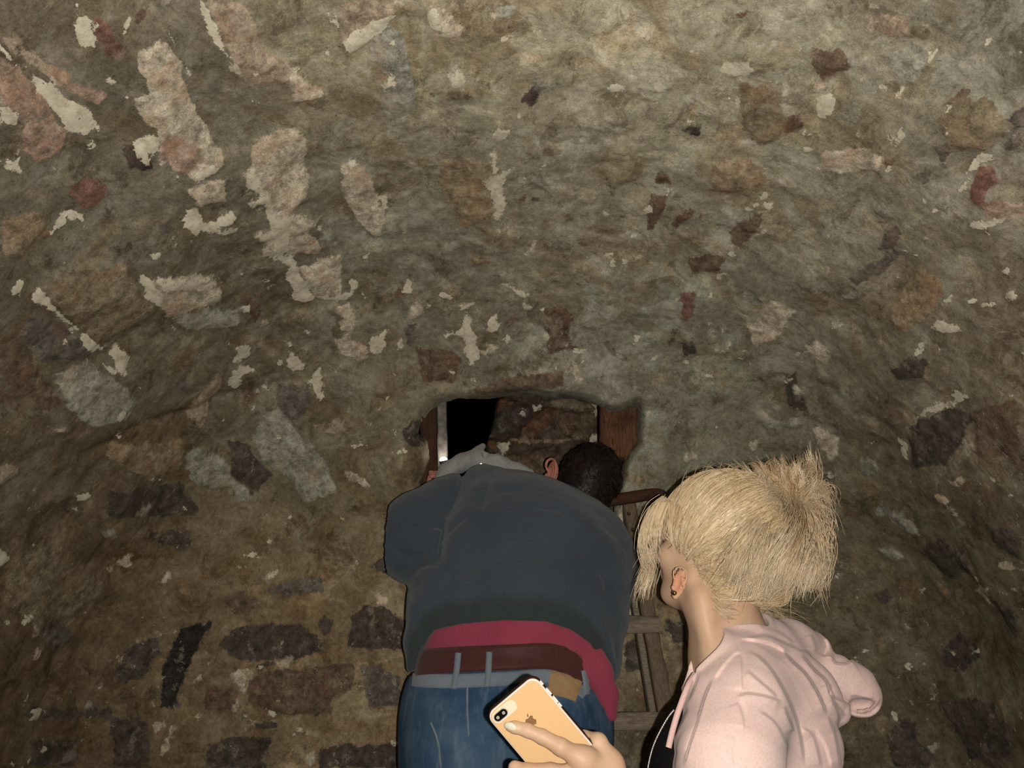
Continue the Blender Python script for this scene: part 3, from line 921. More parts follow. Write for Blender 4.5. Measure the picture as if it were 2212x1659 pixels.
# ---------------------------------------------------------------- timbers in the opening
def timber(name, a, b, Y, wpx, t, mat, label, cat, seed):
    p0 = at_y(*a, Y[0]); p1 = at_y(*b, Y[1])
    w = wpx*mpp((a[1]+b[1])/2, sum(Y)/2)
    V, F = beam(p0, p1, (1, 0, 0), w, t, 40, .006, seed)
    return tag(build_mesh(name, V, F, mat, origin=p1), label, cat)
def split_post():
    poly = [(1296, 838), (1386, 838), (1387, 915), (1380, 955), (1362, 985), (1350, 998), (1342, 985), (1330, 978), (1318, 990), (1305, 965), (1296, 975)]
    Y = 2.10
    n = 46; rows = 60
    V = []; 
    ys = np.linspace(838, 998, rows)
    for side in (0, 1):
        for yv in ys:
            xs = []
            for k in range(len(poly)):
                (ax, ay), (bx, by) = poly[k], poly[(k+1) % len(poly)]
                if (ay-yv)*(by-yv) <= 0 and ay != by: xs.append(ax+(bx-ax)*(yv-ay)/(by-ay))
            if len(xs) < 2: xs = [1345, 1355]
            l, r = min(xs), max(xs)
            for k in range(n):
                u = k/(n-1); p = at_y(l+(r-l)*u, yv, Y)
                bulge = .022*(1-(2*u-1)**6)
                p[1] += -bulge if side == 0 else .05
                V.append(p)
    V = np.array(V)
    g = fbm(V*[70, 10, 5], 4, 31)*.010+fbm(V*[160, 20, 12], 3, 33)*.005
    V[:n*rows, 1] += g[:n*rows]
    F = []
    for s in (0, 1):
        o = s*n*rows
        for i in range(rows-1):
            for j in range(n-1):
                q = (o+i*n+j, o+(i+1)*n+j, o+(i+1)*n+j+1, o+i*n+j+1)
                F.append(q if s == 0 else q[::-1])
    o = n*rows
    for i in range(rows-1):
        F.append((i*n, o+i*n, o+(i+1)*n, (i+1)*n)); F.append((i*n+n-1, (i+1)*n+n-1, o+(i+1)*n+n-1, o+i*n+n-1))
    for j in range(n-1):
        F.append((j, j+1, o+j+1, o+j)); e = (rows-1)*n; F.append((e+j, o+e+j, o+e+j+1, e+j+1))
    return tag(build_mesh('timber_post', V, np.array(F), M_post, origin=V.mean(0)), 'splintered reddish timber post at the right of the opening', 'post')
split_post()
timber('timber_post', (926, 1120), (930, 868), (2.25, 2.23), 40, .07, M_postdark, 'dark brown timber post at the left of the opening', 'post', 44)
timber('wooden_pole', (957, 1110), (955, 850), (2.14, 2.12), 21, .022, M_pole, 'thin pale upright pole beside the black gap in the opening', 'pole', 46)

# ---------------------------------------------------------------- ladder
LB = at_y(1395, 1330, 2.02)
lad = empty('ladder', (LB[0]-.22, 1.78, 0.0))
tag(lad, 'old wooden ladder with flat rungs leaning below the opening', 'ladder')
RTOP = at_y(1352, 1062, 2.125); RMID = at_y(1436, 1545, 1.99)
dirr = (RMID-RTOP)/np.linalg.norm(RMID-RTOP)
RBOT = RTOP+dirr*((RTOP[2]-.03)/-dirr[2])
LTOP = RTOP+np.array([-.40, 0, 0]); LBOT = RBOT+np.array([-.52, 0, 0])
def mesh_beam(name, *a, mat, parent, **k):
    V, F = beam(*a, **k); return build_mesh(name, V, F, mat, parent)
mesh_beam('rail', RTOP, RBOT, (1, 0, 0), .036, .05, mat=M_ladder, parent=lad, n=70, wob=.004, seed=51)
mesh_beam('rail', LTOP, LBOT, (1, 0, 0), .036, .05, mat=M_ladder, parent=lad, n=70, wob=.004, seed=52)
# inner batten that the rungs are nailed to
IN0 = RTOP+dirr*.20+np.array([-.030, -.004, 0]); IN1 = RTOP+dirr*1.2+np.array([-.030, -.004, 0])
mesh_beam('batten', IN0, IN1, (1, 0, 0), .015, .04, mat=M_rung, parent=lad, n=50, wob=.002, seed=53)
def on_rail(py, R0=RTOP):
    ts = np.linspace(0, 2.2, 800); P = RTOP[None]+ts[:, None]*dirr
    return ts[np.argmin(np.abs(project(P)[1]-py))]
rung_ts = [on_rail(1352), on_rail(1557)]
step = rung_ts[1]-rung_ts[0]
rung_ts = rung_ts+[rung_ts[1]+step*k for k in (1, 2, 3, 4)]
for k, t in enumerate(rung_ts):
    pr = RTOP+dirr*t; fl = np.linalg.norm(RBOT-RTOP); u = t/fl
    pl = LTOP+(LBOT-LTOP)*u
    if pr[2] < .12: continue
    off = np.array([0, -.028, 0])
    mesh_beam('rung', pl+off+np.array([-.02, 0, 0]), pr+off+np.array([.018, 0, 0]), (0, 0, 1), .040, .026, mat=M_rung, parent=lad, n=40, wob=.003, seed=60+k)
# top bar that sticks out past the rail
B0 = at_y(1215, 1092, 2.09); B1 = at_y(1440, 1062, 2.09)
Vb, Fb = tube(spline([B0, at_y(1340, 1078, 2.085), at_y(1400, 1068, 2.085), B1], 40), np.concatenate([np.linspace(.010, .0165, 6), np.full(28, .0165), [.016, .0155, .0145, .013, .010, .005]]), 14)
tag(build_mesh('top_bar', Vb, Fb, M_bar, lad), 'dark round bar across the top')
for (a, b) in ((1358, 1110), (1367, 1145), (1374, 1172), (1373, 1188)):
    c = at_y(a, b, 2.06); Vn, Fn = tube(np.array([c, c+[0, -.006, 0], c+[0, -.008, 0]]), [.0045, .0045, .002], 8)
    build_mesh('nail', Vn, Fn, M_iron, lad)
# ---------------------------------------------------------------- helpers for figures
def S(px, py, Y, r): return (at_y(px, py, Y), r*mpp(py, Y))
def bbox(pts, pad):
    A = np.array([p for p, r in pts]); R = max(r for p, r in pts)
    return A.min(0)-R-pad, A.max(0)+R+pad
def groove(P, lines, w, depth):       # shallow creases along pixel polylines of the cloth as seen
    x, y, _ = project(P)
    g = np.zeros(x.shape, np.float32)
    for ln, a in lines:
        ln = np.array(ln, float); lo = ln.min(0)-4*w; hi = ln.max(0)+4*w
        m = (x > lo[0]) & (x < hi[0]) & (y > lo[1]) & (y < hi[1])
        if m.any():
            g[m] += a*depth*np.exp(-(line_d(x[m], y[m], ln)/w)**2)
    return g
def folds(P, lines, wr=20, wl=9, amp=.004):
    """overlapping cloth folds: raised on the right of each line as drawn, dropping sharply to its left"""
    x, y, _ = project(P)
    g = np.zeros(x.shape, np.float32)
    for ln, a in lines:
        ln = np.array(ln, float); lo = ln.min(0)-4*wr; hi = ln.max(0)+4*wr
        m = (x > lo[0]) & (x < hi[0]) & (y > lo[1]) & (y < hi[1])
        if not m.any(): continue
        c = spline(ln, 5*len(ln)) if len(ln) > 2 else ln
        X, Y = x[m], y[m]; best = np.full(X.shape, 1e9); sg = np.zeros(X.shape); tt = np.zeros(X.shape)
        L = np.concatenate([[0], np.cumsum(np.linalg.norm(np.diff(c, axis=0), axis=1))]); T = L[-1]
        for k in range(len(c)-1):
            ex, ey = c[k+1]-c[k]; wx, wy = X-c[k][0], Y-c[k][1]
            t = np.clip((wx*ex+wy*ey)/(ex*ex+ey*ey+1e-9), 0, 1); d = np.hypot(wx-ex*t, wy-ey*t); b = d < best
            best = np.where(b, d, best); sg = np.where(b, ex*wy-ey*wx, sg); tt = np.where(b, (L[k]+t*(L[k+1]-L[k]))/T, tt)
        S_ = np.tanh(np.sign(sg)*best/3.2); end = np.clip(np.minimum(tt, 1-tt)*7, 0, 1); end = end*end*(3-2*end)
        g[m] -= a*amp*end*(.5*(1+S_)*np.exp(-best/wr)-.5*(1-S_)*.65*np.exp(-best/wl))
    return g
def curve_z(pts, Y):                  # world (x, z) of a hem line
    W = np.array([at_y(a, b, Y) for a, b in pts]); i = np.argsort(W[:, 0]); return W[i, 0], W[i, 2]

# a hand: five fingers of their own length on a palm; every joint given as a point and a radius
def hand_sdf(P, fingers, palm, k=.006):
    d = None
    for f in fingers:
        e = chain(P, f, .004)
        d = e if d is None else np.minimum(d, e)
    p = None
    for a, b in palm:
        e = rcone(P, a[0], b[0], a[1], b[1]); p = e if p is None else smin(p, e, .012)
    return smin(d, p, k)
def relaxed_hand(wrist, fwd, side, nrm, s=1.0, curl=.5):
    """fingers/palm joints of a hand gripping a bar: fwd = along the hand, side = towards the thumb, nrm = palm normal"""
    w = np.asarray(wrist, float); fwd, side, nrm = [np.asarray(v, float)/np.linalg.norm(v) for v in (fwd, side, nrm)]
    palm = []; fing = []
    for off, L, r in ((.030, .072, .0088), (.010, .080, .009), (-.010, .074, .0088), (-.029, .060, .008)):
        k0 = w+fwd*.088*s+side*off*s
        palm.append(((w+side*off*.55*s, .016*s), (k0, .0125*s)))
        pts = [(k0, r*1.15*s)]; a = 0
        for seg in (.45, .32, .25):
            a += curl*1.5
            k0 = k0+(fwd*math.cos(a)+nrm*math.sin(a))*L*seg*1.25*s; r *= .93; pts.append((k0, r*s))
        fing.append(pts)
    t0 = w+fwd*.025*s+side*.022*s; t1 = w+fwd*.058*s+side*.052*s+nrm*.012*s; t2 = w+fwd*.082*s+side*.052*s+nrm*.030*s; t3 = w+fwd*.102*s+side*.042*s+nrm*.040*s
    fing.append([(t0, .016*s), (t1, .0115*s), (t2, .0105*s), (t3, .0085*s)])
    return fing, palm

# =================================================================== MAN
MAN = empty('person', (at_y(1100, 1500, 1.80)[0], 1.80, 0.0))
tag(MAN, 'man in dark blue-grey jacket and jeans leaning up into the opening, back turned', 'person')
YM = 1.80
# ---- torso spine, shoulders, arms (jacket volume)
sp = [S(1100, 1470, 1.80, 205), S(1112, 1370, 1.80, 216), S(1124, 1268, 1.82, 228), S(1122, 1215, 1.85, 196)]
la = [S(968, 1112, 1.88, 70), S(908, 1146, 1.84, 80), S(900, 1172, 1.83, 80)]
lf = [S(902, 1172, 1.83, 78), S(940, 1160, 2.00, 55), S(985, 1128, 2.09, 40)]
ra = [S(1245, 1150, 1.90, 70), S(1290, 1205, 1.87, 78), S(1296, 1235, 1.88, 74)]
rf = [S(1296, 1235, 1.88, 74), S(1270, 1180, 2.03, 50), S(1262, 1140, 2.12, 40)]
hl_j = [(860, 1500), (874, 1440), (882, 1412), (905, 1378), (935, 1358), (1000, 1347), (1090, 1341), (1180, 1343), (1235, 1360), (1278, 1388), (1308, 1426), (1330, 1480), (1345, 1530)]
HX, HZ = curve_z(hl_j, 1.66)
hl_r = [(860, 1545), (878, 1470), (893, 1436), (940, 1413), (1000, 1402), (1100, 1397), (1168, 1402), (1225, 1420), (1258, 1440), (1278, 1475), (1290, 1515), (1310, 1560), (1345, 1590)]
RX, RZ = curve_z(hl_r, 1.66)
hl_b = [(860, 1470), (885, 1453), (960, 1456), (1050, 1450), (1180, 1443), (1240, 1458), (1285, 1492), (1345, 1530)]
BX, BZ = curve_z(hl_b, 1.665)
SQ = (1, 1.5, 1)
folds_j = [([(1000, 1010), (985, 1060), (965, 1110)], 1), ([(1060, 1015), (1040, 1080), (1030, 1130)], .6), ([(955, 1140), (950, 1170), (946, 1205)], 1.6), ([(950, 1180), (975, 1150), (1010, 1120)], .7),
           ([(1090, 1130), (1180, 1135), (1260, 1175)], .5), ([(1000, 1190), (1080, 1165), (1180, 1170)], .5), ([(960, 1260), (1060, 1220), (1180, 1215), (1300, 1240)], .6),
           ([(930, 1300), (1020, 1262), (1140, 1255)], .5), ([(1150, 1100), (1210, 1110), (1270, 1150)], .5), ([(900, 1230), (940, 1225), (975, 1245)], .6),
           ([(1180, 1290), (1260, 1300), (1330, 1270)], .5), ([(1240, 1180), (1290, 1230), (1310, 1290)], .5), ([(850, 1180), (880, 1205), (920, 1215)], .6), ([(1020, 1300), (1015, 1335)], .5),
           ([(1090, 1290), (1085, 1330)], .5), ([(1160, 1300), (1165, 1335)], .45), ([(960, 1310), (945, 1345)], .5)]
def torso(P, g=0.0, s=sp):
    return chain(P, [(p, r-g) for p, r in s], .05, SQ)
def jacket(P):
    d = torso(P)
    d = smin(d, rcone(P, *[la[0][0], la[1][0]], la[0][1], la[1][1]), .045)
    d = smin(d, chain(P, la[1:]+lf[1:], .03), .02)
    d = smin(d, rcone(P, ra[0][0], ra[1][0], ra[0][1], ra[1][1]), .05)
    d = smin(d, chain(P, ra[1:]+rf[1:], .03), .03)
    yoke = [S(965, 1108, 1.90, 62), S(1045, 1074, 1.93, 66), S(1120, 1092, 1.93, 62), S(1190, 1118, 1.92, 66), S(1255, 1160, 1.90, 72)]
    d = smin(d, chain(P, yoke, .03), .06)             # shoulders running up to the collar
    h = np.interp(P[..., 0], HX, HZ)
    z = P[..., 2]-h
    d = d+.010*np.exp(-((z-.045)/.02)**2)*0-(.006*np.exp(-((z-.075)/.03)**2)) 
    d = d+groove(P, folds_j, 13, .009)+folds(P, folds_j, 34, 14, .007)+fbm(P*[9, 9, 14], 3, 71)*.006
    d = np.maximum(d, -z)                              # hem
    fl_ = chain(P, [S(912, 1320, 1.745, 30), S(897, 1385, 1.735, 21), S(889, 1440, 1.73, 11)], .02, (1, .7, 1))      # left front hanging past the hip
    d = smin(d, fl_, .035)
    inner = torso(P, .030)
    return np.maximum(d, -np.maximum(inner, z-.03))
V, F = snet(jacket, at_y(800, 1560, 1.55)-[.03, 0, .02], np.array([.36, 2.22, 2.02]), .0065, 2)
V, F = refine(V, F, jacket, 1)
z = V[:, 2]-np.interp(V[:, 0], HX, HZ)
jk = build_mesh('jacket', V, F, M_jacket, MAN, attrs={'rib': 1-sstep(z, .030, .060)})
# ---- raspberry lining band below the hem
def red(P):
    d = torso(P, .0075)
    x, zz = P[..., 0], P[..., 2]
    h0 = np.interp(x, HX, HZ)+.02; h1 = np.interp(x, RX, RZ)
    d = d+fbm(P*[12, 12, 5], 2, 74)*.004
    shell = np.maximum(d, -torso(P, .024))
    return np.maximum(shell, np.maximum(zz-h0, h1-zz))
def red_full(P):                      # right hand corner hangs away from the hip
    d = red(P)
    t = chain(P, [S(1262, 1400, 1.72, 20), S(1297, 1450, 1.71, 24), S(1314, 1500, 1.71, 20), S(1322, 1546, 1.71, 13)], .02, (1, 1.6, 1))
    return smin(d, t, .032)
V, F = snet(red_full, at_y(850, 1600, 1.58), np.array([.33, 2.0, 1.62]), .005, 2)
build_mesh('jacket_lining', V, F, M_red, MAN)['label'] = 'raspberry pink band hanging below the jacket hem'
# ---- body: one continuous skin, from the feet on the ladder rung to the head
MH = at_y(1264, 1056, 1.985); mr = 88*mpp(1046, 1.985)
tilt = math.radians(24)
MR = np.array([[math.cos(tilt), 0, -math.sin(tilt)], [0, 1, 0], [math.sin(tilt), 0, math.cos(tilt)]])   # rows: right, forward, up of the tilted head
MEAR = at_y(1193, 1022, 1.955)
hip = at_y(1098, 1560, 1.80); RUNGZ = RTOP[2]+dirr[2]*rung_ts[4]; RUNGY = RTOP[1]+dirr[1]*rung_ts[4]
feet_z = RUNGZ+.025
legs = []
for sx in (-1, 1):
    h = hip+np.array([sx*.095, .01, -.06]); k = np.array([h[0]+sx*.01, 1.735, (h[2]+feet_z)*.5+.05]); a = np.array([h[0]+sx*.005, RUNGY-.06, feet_z+.085])
    legs.append((h, k, a))
LW = lf[-1][0]; RW = rf[-1][0]
TORCH = at_y(958, 994, 2.06)
LH = at_y(990, 1115, 2.10)
fl, pl_ = relaxed_hand(LH, at_y(964, 1040, 2.10)-LH, (-1, -.2, .3), (-.2, -1, 0), .92, .55)
fr, pr_ = relaxed_hand(at_y(1275, 1130, 2.02), (.25, .5, .85), (-1, 0, .2), (0, 1, -.3), .95, .6)
def head_sdf(P, c, R, s, nose=True):
    """generic head, axes rows of R = left-right, forward, up; s = half height"""
    q = (P-np.asarray(c, np.float32)) @ np.asarray(R, np.float32).T
    s = s/.115
    d = ellip(q, (0, -.012*s, .030*s), (.074*s, .094*s, .083*s))
    d = smin(d, ellip(q, (0, .030*s, -.035*s), (.057*s, .062*s, .076*s)), .03*s)
    d = smin(d, ellip(q, (0, .058*s, -.088*s), (.026*s, .026*s, .020*s)), .025*s)          # chin
    d = smin(d, rcone(q, (-.050*s, .0, -.062*s), (-.018*s, .066*s, -.090*s), .014*s, .012*s), .02*s)  # jaw
    d = smin(d, rcone(q, (.050*s, .0, -.062*s), (.018*s, .066*s, -.090*s), .014*s, .012*s), .02*s)
    for e in (-1, 1):
        d = smin(d, ellip(q, (e*.040*s, .062*s, -.030*s), (.020*s, .018*s, .018*s)), .02*s)  # cheek
        d = smax(d, -ellip(q, (e*.031*s, .098*s, .004*s), (.016*s, .016*s, .012*s)), .012*s) # eye socket
        d = smin(d, ellip(q, (e*.031*s, .078*s, .004*s), (.0125*s, .0125*s, .011*s)), .003*s)  # eye
        d = smin(d, rcone(q, (e*.012*s, .088*s, .020*s), (e*.045*s, .076*s, .020*s), .008*s, .006*s), .01*s)
    d = smin(d, rcone(q, (0, .090*s, .008*s), (0, .110*s, -.032*s), .008*s, .012*s), .01*s)  # nose
    d = smin(d, rcone(q, (-.017*s, .083*s, -.060*s), (.017*s, .083*s, -.060*s), .0085*s, .0085*s), .008*s)  # lips
    d = np.maximum(d, -rcone(q, (-.02*s, .094*s, -.0605*s), (.02*s, .094*s, -.0605*s), .0022*s, .0022*s))
    return d
def ear_sdf(P, c, out, fwd, up, s=1.0):
    """ear with helix rim, bowl and lobe; out = away from the head"""
    R = np.array([fwd, out, up], np.float32)
    q = (P-np.asarray(c, np.float32)) @ R.T/ s
    body = ellip(q, (0, -.001, .002), (.0150, .0050, .0270))
    body = smin(body, ellip(q, (.004, .001, -.024), (.0080, .0050, .0095)), .006)
    rim = None                                        # helix, running from the bowl over the top and down to the lobe
    pts = [(.004, .0045, -.003), (.009, .006, .004), (.0135, .0072, .014), (.0105, .0078, .024), (.001, .0080, .0285), (-.009, .0080, .0245), (-.0140, .0075, .013), (-.0140, .0068, -.001), (-.0105, .0058, -.014), (-.004, .0045, -.024)]
    pts = spline(np.array(pts), 26)
    for a, b in zip(pts[:-1], pts[1:]):
        e = rcone(q, a, b, .0030, .0030); rim = e if rim is None else np.minimum(rim, e)
    anti = None                                       # inner fold
    pts = spline(np.array([(.001, .006, .017), (-.006, .0065, .010), (-.0075, .0065, -.001), (-.004, .006, -.011), (.003, .0055, -.016)]), 14)
    for a, b in zip(pts[:-1], pts[1:]):
        e = rcone(q, a, b, .0024, .0024); anti = e if anti is None else np.minimum(anti, e)
    d = smin(body, rim, .002); d = smin(d, anti, .0025)
    d = smax(d, -ellip(q, (.0035, .0065, -.003), (.0065, .0062, .0095)), .003)
    d = smax(d, -ellip(q, (.003, .0075, .020), (.005, .003, .004)), .002)
    d = smin(d, ellip(q, (.0115, .0045, -.008), (.0035, .0045, .0055)), .003)
    return d*s
def man_body(P):
    d = chain(P, [(p, r-.03) for p, r in sp], .05, SQ)
    d = smin(d, chain(P, [(la[0][0], .052), (la[2][0], .046), (lf[1][0], .038), (lf[2][0], .029)], .02), .03)
    d = smin(d, chain(P, [(ra[0][0], .052), (ra[2][0], .046), (rf[1][0], .038), (rf[2][0], .029)], .02), .03)
    d = smin(d, hand_sdf(P, fl, pl_), .008)
    d = smin(d, hand_sdf(P, fr, pr_), .008)
    d = smin(d, rcone(P, rf[2][0], at_y(1275, 1130, 2.02), .028, .022), .01)
    d = smin(d, rcone(P, lf[2][0], LH, .028, .022), .01)
    nb = at_y(1150, 1090, 1.90)
    d = smin(d, rcone(P, nb, MH+np.array([-.02, 0, -.05]), .07, .058), .03)
    d = smin(d, head_sdf(P, MH, MR, mr*1.02), .02)
    return d
V1b, F1b = snet(man_body, (-.36, 1.58, 1.30), (.38, 2.26, 2.12), .006, 1)
V3b, F3b = snet(lambda P: ear_sdf(P, MEAR, (-.62, -.75, .2), (-.75, .62, .0), (.3, .1, .94), 1.2), MEAR-.05, MEAR+.05, .002, 1)
def man_low(P):
    d = None
    for h, k, a in legs:
        e = chain(P, [(h+[0, 0, .14], .085), (h, .085), (k, .058), (a, .045)], .03)
        e = smin(e, rcone(P, a+[0, -.02, -.04], a+[0, .12, -.05], .036, .028), .02)
        d = e if d is None else smin(d, e, .03)
    return d
V2b, F2b = snet(man_low, (-.32, 1.58, feet_z-.01), (.32, 2.05, 1.42), .012, 1)
build_mesh('body', np.vstack([V1b, V2b, V3b]), np.vstack([F1b, F2b+len(V1b), F3b+len(V1b)+len(V2b)]), M_skin_m, MAN)
# ---- dark hair: cap of the skull with short tousled locks
def man_hair(P):
    q = (P-MH.astype(np.float32)) @ MR.T.astype(np.float32)
    s = mr/.115
    d = ellip(q, (0, -.014*s, .032*s), (.083*s, .104*s, .094*s))
    d = smin(d, ellip(q, (0, -.05*s, -.03*s), (.066*s, .052*s, .055*s)), .03)
    d = d+fbm(P*[20, 20, 45], 3, 81)*.004+fbm(P*[210, 120, 60], 3, 82)*.0025
    d = np.maximum(d, (q[..., 1]-.055*s))
    side = np.maximum(q[..., 1]+.012*s, -.012*s-q[..., 2])
    return smax(d, -np.maximum(np.abs(q[..., 0])*-1+.05*s, np.maximum(-(q[..., 1]-.0*s), q[..., 2]+.02*s)), .006)
V, F = snet(man_hair, MH-.17, MH+.17, .004, 1)
HV, HF, HT = [V], [F], [np.clip(.4+fbm(V*50, 3, 83)*.6, 0, 1)]
nb = len(V)
Nn = vnormals(V, F)
pick = rng.choice(len(V), 2200, replace=False)
for p in pick:
    if Nn[p][1] > .5: continue
    p0 = V[p]; n = Nn[p]
    sw = np.array([.35, -.1, -.5])+rng.normal(0, .35, 3); sw -= n*(sw@n); sw /= np.linalg.norm(sw)+1e-9
    L = rng.uniform(.012, .028)
    pts = np.array([p0-n*.002, p0+n*.004+sw*L*.5, p0+n*rng.uniform(.0, .007)+sw*L])
    tv, tf = tube(pts, [.0012, .0010, .0002], 3, False)
    HV.append(tv); HF.append(tf+nb); HT.append(np.full(len(tv), rng.uniform(0, 1))); nb += len(tv)
build_mesh('hair', np.vstack(HV), np.vstack(HF), M_dark, MAN, attrs={'tone': np.concatenate(HT)})
# ---- grey hood collar bunched on his shoulders
def hoodg(P):
    a = chain(P, [S(952, 1032, 1.99, 13), S(968, 1016, 1.99, 17), S(1000, 1000, 1.985, 18), S(1030, 994, 1.98, 20), S(1075, 1002, 1.97, 17), S(1112, 1014, 1.97, 14), S(1146, 1026, 1.97, 11)], .015, (1, .8, 1))
    t = chain(P, [S(1020, 992, 1.985, 15), S(1032, 976, 1.99, 11), S(1043, 964, 1.99, 7)], .01, (1, .7, 1))
    d = smin(a, t, .012)
    d = smax(d, -ellip(P, at_y(1048, 980, 1.955), (.008, .012, .018), np.eye(3)), .006)
    st = chain(P, [S(1063, 990, 1.965, 5), S(1075, 984, 1.965, 5), S(1092, 992, 1.965, 5), S(1120, 1006, 1.965, 5), S(1148, 1017, 1.965, 5)], .004)
    d = np.minimum(d, st)
    return d+groove(P, [([(985, 1000), (990, 1020)], 1), ([(1015, 990), (1005, 1020)], 1), ([(1075, 992), (1100, 1020)], .8), ([(1100, 1000), (1130, 1025)], .8)], 4, .004)+fbm(P*40, 3, 86)*.003
V, F = snet(hoodg, at_y(930, 1060, 1.92), at_y(1165, 945, 2.06)+[0, .02, 0], .0035, 1)
build_mesh('hood', V, F, M_hoodg, MAN)['label'] = 'pale grey hood collar with pointed tip'
# ---- shirt tail, belt, jeans
def jeans(P, cut=True):
    d = chain(P, [(p, r) for p, r in [S(1092, 1452, 1.80, 200), S(1094, 1540, 1.79, 216), S(1092, 1640, 1.78, 222)]], .04, (1, 1.45, 1))
    for sx in (-1, 1):
        bq = at_y(1092+sx*88, 1620, 1.715)
        d = smin(d, ellip(P, bq, (.095, .085, .11)), .05)
    for h, k, a in legs:
        d = smin(d, chain(P, [(h+[0, 0, .06], .115), (h, .11), (k, .082), (a+[0, 0, -.03], .066)], .03), .04)
    top = np.interp(P[..., 0], BX, BZ)
    seams = [([(1012, 1480), (1006, 1530), (1010, 1580), (1018, 1640)], 1.2), ([(945, 1600), (950, 1659)], .7), ([(1080, 1570), (1072, 1659)], .8), ([(900, 1580), (930, 1600), (960, 1640)], .7),
             ([(880, 1486), (960, 1492), (1060, 1490), (1180, 1487)], .5), ([(1090, 1600), (1110, 1650)], .8)]
    d = d+groove(P, seams, 5, .006)+fbm(P*[14, 14, 8], 3, 91)*.006
    return np.maximum(d, P[..., 2]-top-.004) if cut else d
V, F = snet(jeans, (-.40, 1.52, 1.18), (.42, 2.02, 1.50), .0065, 2)
def jeans_low(P): return np.maximum(jeans(P), P[..., 2]-1.195)
Vl, Fl = snet(jeans_low, (-.40, 1.52, feet_z+.02), (.42, 2.06, 1.215), .012, 2)
jn = build_mesh('jeans', np.vstack([V, Vl]), np.vstack([F, Fl+len(V)]), M_denim, MAN)
def sub_part(o, part):                 # hang a small piece on a part; both were built in world place
    o.parent = part; o.location = (0, 0, 0); return o
# press a strip (belt loop, leather patch...) onto the seat of the jeans
JP = [(p, r) for p, r in [S(1092, 1452, 1.80, 200), S(1094, 1540, 1.79, 216)]]
def surf_y(px, py):                   # first hit of the view ray with the hip surface
    ts = np.linspace(1.3, 2.1, 1600); P = np.array([at_depth(px, py, t) for t in ts], np.float32)
    d = np.minimum(jeans(P, False), torso(P, .011))
    h = np.nonzero(d < 0)[0]
    return P[h[0]] if len(h) else at_y(px, py, 1.66)
def strip(name, cl, wpx, mat, thick=.004, nw=5, lab=None, n=26):
    cl = spline(cl, n); T = np.gradient(cl, axis=0); T /= np.linalg.norm(T, axis=1)[:, None]
    Nn = np.stack([-T[:, 1], T[:, 0]], 1)
    top, bot = [], []
    for i in range(n):
        for j in range(nw):
            u = (j/(nw-1)-.5)*wpx
            q = surf_y(*(cl[i]+Nn[i]*u)); c = q-CAM; c /= np.linalg.norm(c)
            e = thick*(1 if 0 < j < nw-1 else .55)
            top.append(q-c*e); bot.append(q+c*.006)
    V = np.array(top+bot); m = n*nw; F = []
    for i in range(n-1):
        for j in range(nw-1):
            a = (i*nw+j, i*nw+j+1, (i+1)*nw+j+1, (i+1)*nw+j); F.append(a); F.append(tuple(x+m for x in a[::-1]))
        F.append((i*nw, (i+1)*nw, m+(i+1)*nw, m+i*nw)); b = nw-1; F.append((i*nw+b, m+i*nw+b, m+(i+1)*nw+b, (i+1)*nw+b))
    for j in range(nw-1):
        F.append((j, m+j, m+j+1, j+1)); b = (n-1)*nw; F.append((b+j, b+j+1, m+b+j+1, m+b+j))
    o = build_mesh(name, V, np.array(F), mat, MAN)
    if lab: o['label'] = lab
    return o
strip('belt', [(894, 1432), (930, 1428), (1000, 1424), (1100, 1420), (1180, 1417), (1226, 1429), (1256, 1452), (1268, 1474)], 56, M_belt, .004, 7, 'dark oxblood leather belt', 44)
sub_part(strip('waistband', [(890, 1468), (930, 1471), (1000, 1471), (1100, 1466), (1180, 1461), (1236, 1476), (1268, 1498)], 30, M_denimp, .002, 5, 'faded jeans waistband', 44), jn)
for k, c in enumerate([[(990, 1410), (986, 1450), (979, 1488)], [(1057, 1408), (1055, 1450), (1052, 1482)], [(1262, 1448), (1266, 1474), (1268, 1500)]]):
    sub_part(strip('belt_loop', c, 13, M_denimp, .0085, 3), jn)
sub_part(strip('leather_patch', [(1186, 1474), (1222, 1481), (1252, 1491)], 52, M_patch, .0045, 7, 'tan leather label on the waistband'), jn)
for k, c in enumerate([[(930, 1560), (945, 1600), (952, 1659)], [(1010, 1478), (1009, 1530), (1012, 1590)]]):
    sub_part(strip('seam', c, 4.5, M_denimp, .0055, 3), jn)
for (h, k, a), nme in zip(legs, ('shoe', 'shoe')):
    def shoe(P, a=a):
        d = smin(rcone(P, a+[0, -.03, -.045], a+[0, .15, -.055], .045, .036), rcone(P, a+[0, -.01, 0], a+[0, 0, -.04], .05, .048), .03)
        return np.maximum(d, (a[2]-.083)-P[..., 2])
    V, F = snet(shoe, a-[.09, .12, .1], a+[.09, .24, .08], .006, 1)
    build_mesh('shoe', V, F, M_shoe, MAN)
# ---- torch in his raised hand
tdir = TORCH-at_y(972, 1072, 2.10); tdir /= np.linalg.norm(tdir)
TO = empty('torch', TORCH)
tag(TO, 'small torch with bright white light held at the man\'s left shoulder', 'torch')
V, F = tube(np.array([TORCH-tdir*.10, TORCH-tdir*.02, TORCH-tdir*.018, TORCH-tdir*.001, TORCH]), [.009, .009, .012, .0125, .0115], 20)
build_mesh('barrel', V, F, M_torchbody, TO)
la_ = np.linspace(0, math.pi/2-.02, 9)
V, F = tube(TORCH+np.outer(np.sin(la_)*.0095-.0005, tdir), .0105*np.cos(la_), 20)
build_mesh('lens', V, F, M_glow, TO)['label'] = 'glowing white lens'
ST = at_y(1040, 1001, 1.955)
V, F = tube(np.array([ST+[0, .004, 0], ST, ST-[0, .003, 0], ST-[0, .0045, 0]]), [.0055, .006, .0045, .0005], 14)
